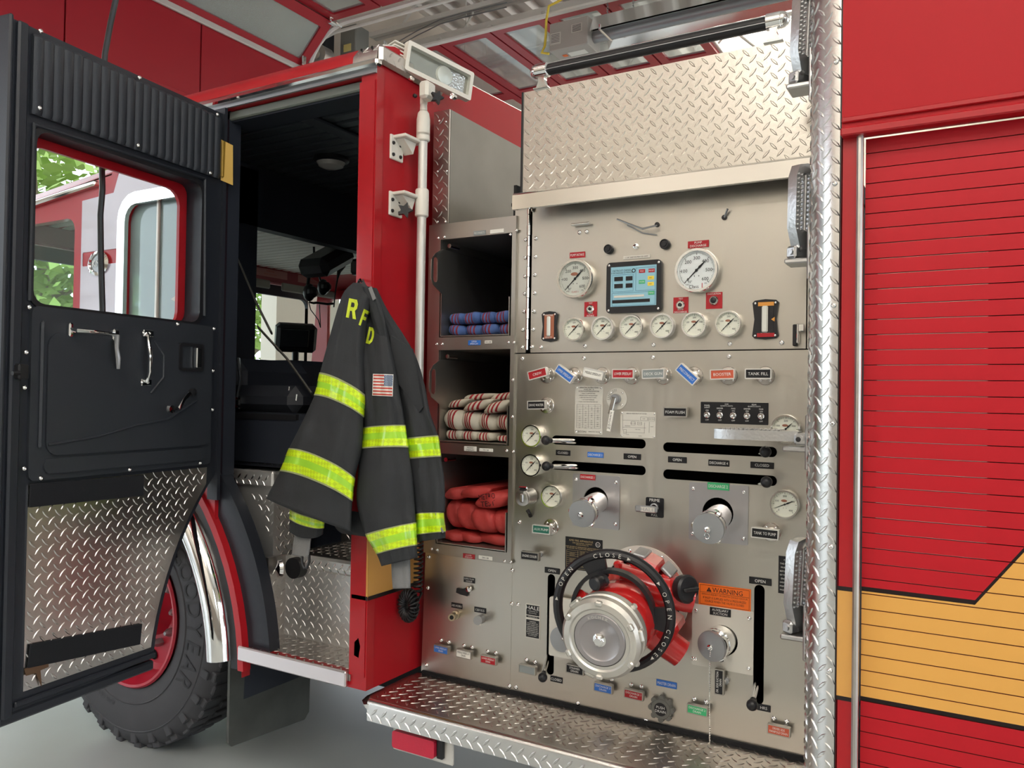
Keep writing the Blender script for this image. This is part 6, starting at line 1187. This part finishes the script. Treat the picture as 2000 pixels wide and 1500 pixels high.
bd = tube_cloth(RD, 0, 3, 12, phase=.5, wr=.003).build('far_sleeve', CLOTH, JK, I4, angle=1.5); tube_cloth(SH, 0, 2, 8, wr=.004).build('lining', CLOTH, JK, I4, angle=1.5)
EDG = mat('band_stitching', (.30, .33, .16), rough=.8)
def band(rings, t0, t1, parent, ph=0):
    ms = [1] * 1 + [0] * 5 + [2] * 5 + [0] * 5 + [1] * 1; tube_cloth(rings, t0, t1, len(ms), .0022, ms, phase=ph, cap=False, wr=.005 if parent != bc else .006).build('reflective_band', [HIVIS, EDG, HIVS], parent, I4, angle=1.5)
band(RA, 4.0, 5.0, ba); band(RA, 7.0, 8.0, ba); band(RB, 5, 6, bb_, 1.7); band(RB, 9, 10, bb_, 1.7); band(RC, 6, 7, bc, 3.1); band(RC, 10, 11, bc, 3.1); band(RD, .95, 2.0, bd, .5)
# knitted wristlets and thumb loop
for rr, nm in (([(764, 1096, 801, 1092, 0, -.36, .018), (765, 1122, 802, 1120, 0, -.36, .019), (767, 1150, 802, 1149, 0, -.36, .016)], 'near'), ([(575, 1046, 608, 1050, 0, -.345, .015), (572, 1065, 606, 1070, 0, -.345, .016), (570, 1084, 603, 1088, 0, -.345, .014)], 'far')):
    tube_cloth(rr, 0, 2, 10, wr=.002).build('knit_wristlet', KNIT, JK, I4, angle=1.5)
MB().tube([PY(u, v, -.35) for u, v in ((590, 1086), (590, 1100), (594, 1110), (600, 1109), (604, 1098), (604, 1084))], .004, 6).build('thumb_loop', BKP, JK, I4)
MB().tube([PY(u, v, -.362) for u, v in ((852, 1002), (855, 1018), (860, 1030), (866, 1040))], .003, 6).build('zip_cord', KNIT, JK, I4)
# chest flap, collar and hanging loop
MB().tube([PY(u, v, -.325) for u, v in ((699, 556), (701, 548), (708, 547), (712, 556))], .004, 6).build('hanging_loop', BKP, JK, I4)
fp = MB().prism([(0, 0), (.075, -.04), (.115, -.20), (.102, -.215), (.06, -.165), (.0, -.11)], 0, .006, 0, FM(PY(766, 655, -.345))); fp.build('pocket_flap', CLOTH, JK, I4)
cb = [(708, 560, 722, 562, 0, -.365, .012), (716, 585, 738, 583, 0, -.365, .014), (728, 630, 752, 622, 0, -.362, .012), (742, 668, 756, 662, 0, -.355, .008)]
tube_cloth(cb, 0, 3, 16, wr=.002).build('collar', CLOTH, JK, I4, angle=1.5); MB().box((0, 0, 0), (.012, .04, .002), .0005, 0, FM(PY(727, 573, -.382), .45)).build('size_tag', KNIT, JK, I4)
part(MB().tube([PY(704, 546, -.25), PY(704, 546, -.33), PY(706, 550, -.335)], .004, 8), 'coat_hook', CHR)
# lettering and flag laid on the cloth
def drape(mb, name, m, targets, off=.002, parent=JK):
    trees = [BVHTree.FromPolygons([t.matrix_world @ v.co if False else v.co.copy() for v in t.data.vertices], [tuple(p.vertices) for p in t.data.polygons]) for t in targets]
    hits = []
    for v in mb.v:
        d = (v - CAM).normalized(); ds = [h[3] for h in (t.ray_cast(CAM, d) for t in trees) if h[0] is not None]; hits.append(min(ds) if ds else None)
    g_ = sorted(h for h in hits if h is not None); lim = (g_[len(g_) // 2] if g_ else (mb.v[0] - CAM).length) + .04
    for i, v in enumerate(mb.v): d = (v - CAM).normalized(); mb.v[i] = CAM + d * (min(hits[i] if hits[i] is not None else lim, lim) - off)
    return mb.build(name, m, parent, I4, angle=1.5)
LT = mat('lime_lettering', (.52, .62, .02), rough=.5, bump=(300, .5))
def block(ch, u, v, hg, a, sx=1.0):
    S = {'R': [[(0, 0), (.22, 0), (.22, .38), (.36, .38), (.5, 0), (.74, 0), (.56, .42), (.68, .55), (.7, .78), (.58, 1), (0, 1)], [[(.22, .58), (.44, .58), (.48, .7), (.42, .82), (.22, .82)]]], 'F': [[(0, 0), (.22, 0), (.22, .4), (.5, .4), (.5, .6), (.22, .6), (.22, .8), (.62, .8), (.62, 1), (0, 1)], []], 'D': [[(0, 0), (.4, 0), (.62, .2), (.68, .5), (.62, .8), (.4, 1), (0, 1)], [[(.22, .2), (.36, .2), (.44, .35), (.46, .5), (.44, .65), (.36, .8), (.22, .8)]]]}[ch]
    mb = MB(); M = FM(PY(u, v, -.42), a) @ Matrix.Diagonal((hg * sx, hg, 1, 1)) @ Matrix.Translation((-.35, -.5, 0))
    tr_s = tessellate_polygon([[Vector((*p, 0)) for p in S[0]]] + [[Vector((*p, 0)) for p in h] for h in S[1]]); fl2 = S[0] + [p for h in S[1] for p in h]
    # subdivide so the letter follows the folds
    tris = [[Vector((*fl2[i], 0)) for i in t] for t in tr_s]
    for _ in range(2):
        nt2 = []
        for a_, b_, c_ in tris: ab, bc2, ca = (a_ + b_) / 2, (b_ + c_) / 2, (c_ + a_) / 2; nt2 += [[a_, ab, ca], [ab, b_, bc2], [ca, bc2, c_], [ab, bc2, ca]]
        tris = nt2
    for t in tris: mb.add(t, [(0, 1, 2)], 0, M)
    return mb
drape(block('R', 688, 603, .054, -.20, .95), 'lettering', LT, [ba]); drape(block('F', 712, 622, .047, -.40, .8), 'lettering', LT, [ba, bb_]); drape(block('D', 724, 656, .046, -.25, .75), 'lettering', LT, [bb_])
FMt = FM(PY(747.5, 752, -.45), -.02); fw, fh = .066, .0545
def grid(x0, y0, x1, y1, nx, ny): return ([(x0 + (x1 - x0) * i / nx, y0 + (y1 - y0) * j / ny, 0) for j in range(ny + 1) for i in range(nx + 1)], [(j * (nx + 1) + i, j * (nx + 1) + i + 1, (j + 1) * (nx + 1) + i + 1, (j + 1) * (nx + 1) + i) for j in range(ny) for i in range(nx)])
fm = MB(); fm.add(*grid(-fw / 2 - .002, -fh / 2 - .002, fw / 2 + .002, fh / 2 + .002, 24, 18), 0, FMt); flag = drape(fm, 'flag_patch', TW, [bb_], .0025); flag['label'] = 'United States flag patch'
fs_ = MB()
for i in range(7): fs_.add(*grid(-fw / 2, -fh / 2 + fh / 13 * 2 * i, fw / 2, -fh / 2 + fh / 13 * (2 * i + 1), 24, 2), 0, FMt)
drape(fs_, 'red_stripes', mat('flag_red', (.52, .07, .05), rough=.7), [bb_], .0034, flag); fc_ = MB(); fc_.add(*grid(fw * .06, -fh / 2 + fh * 6 / 13, fw / 2, fh / 2, 12, 9), 0, FMt); drape(fc_, 'blue_canton', mat('flag_blue', (.05, .11, .22), rough=.7), [bb_], .0042, flag)
fs_ = MB()
for r in range(9):
    for c in range(6 if r % 2 == 0 else 5): x = fw * .06 + fw * .44 * ((c + .5 + (.5 if r % 2 else 0)) / 6.1); y = fh / 2 - fh * 7 / 13 * (r + .6) / 9.3; fs_.add([(x + .0011 * math.cos(k), y + .0011 * math.sin(k), 0) for k in (.3, 1.56, 2.8, 4.1, 5.3)], [(0, 1, 2, 3, 4)], 0, FMt)
drape(fs_, 'stars', TW, [bb_], .0050, flag)
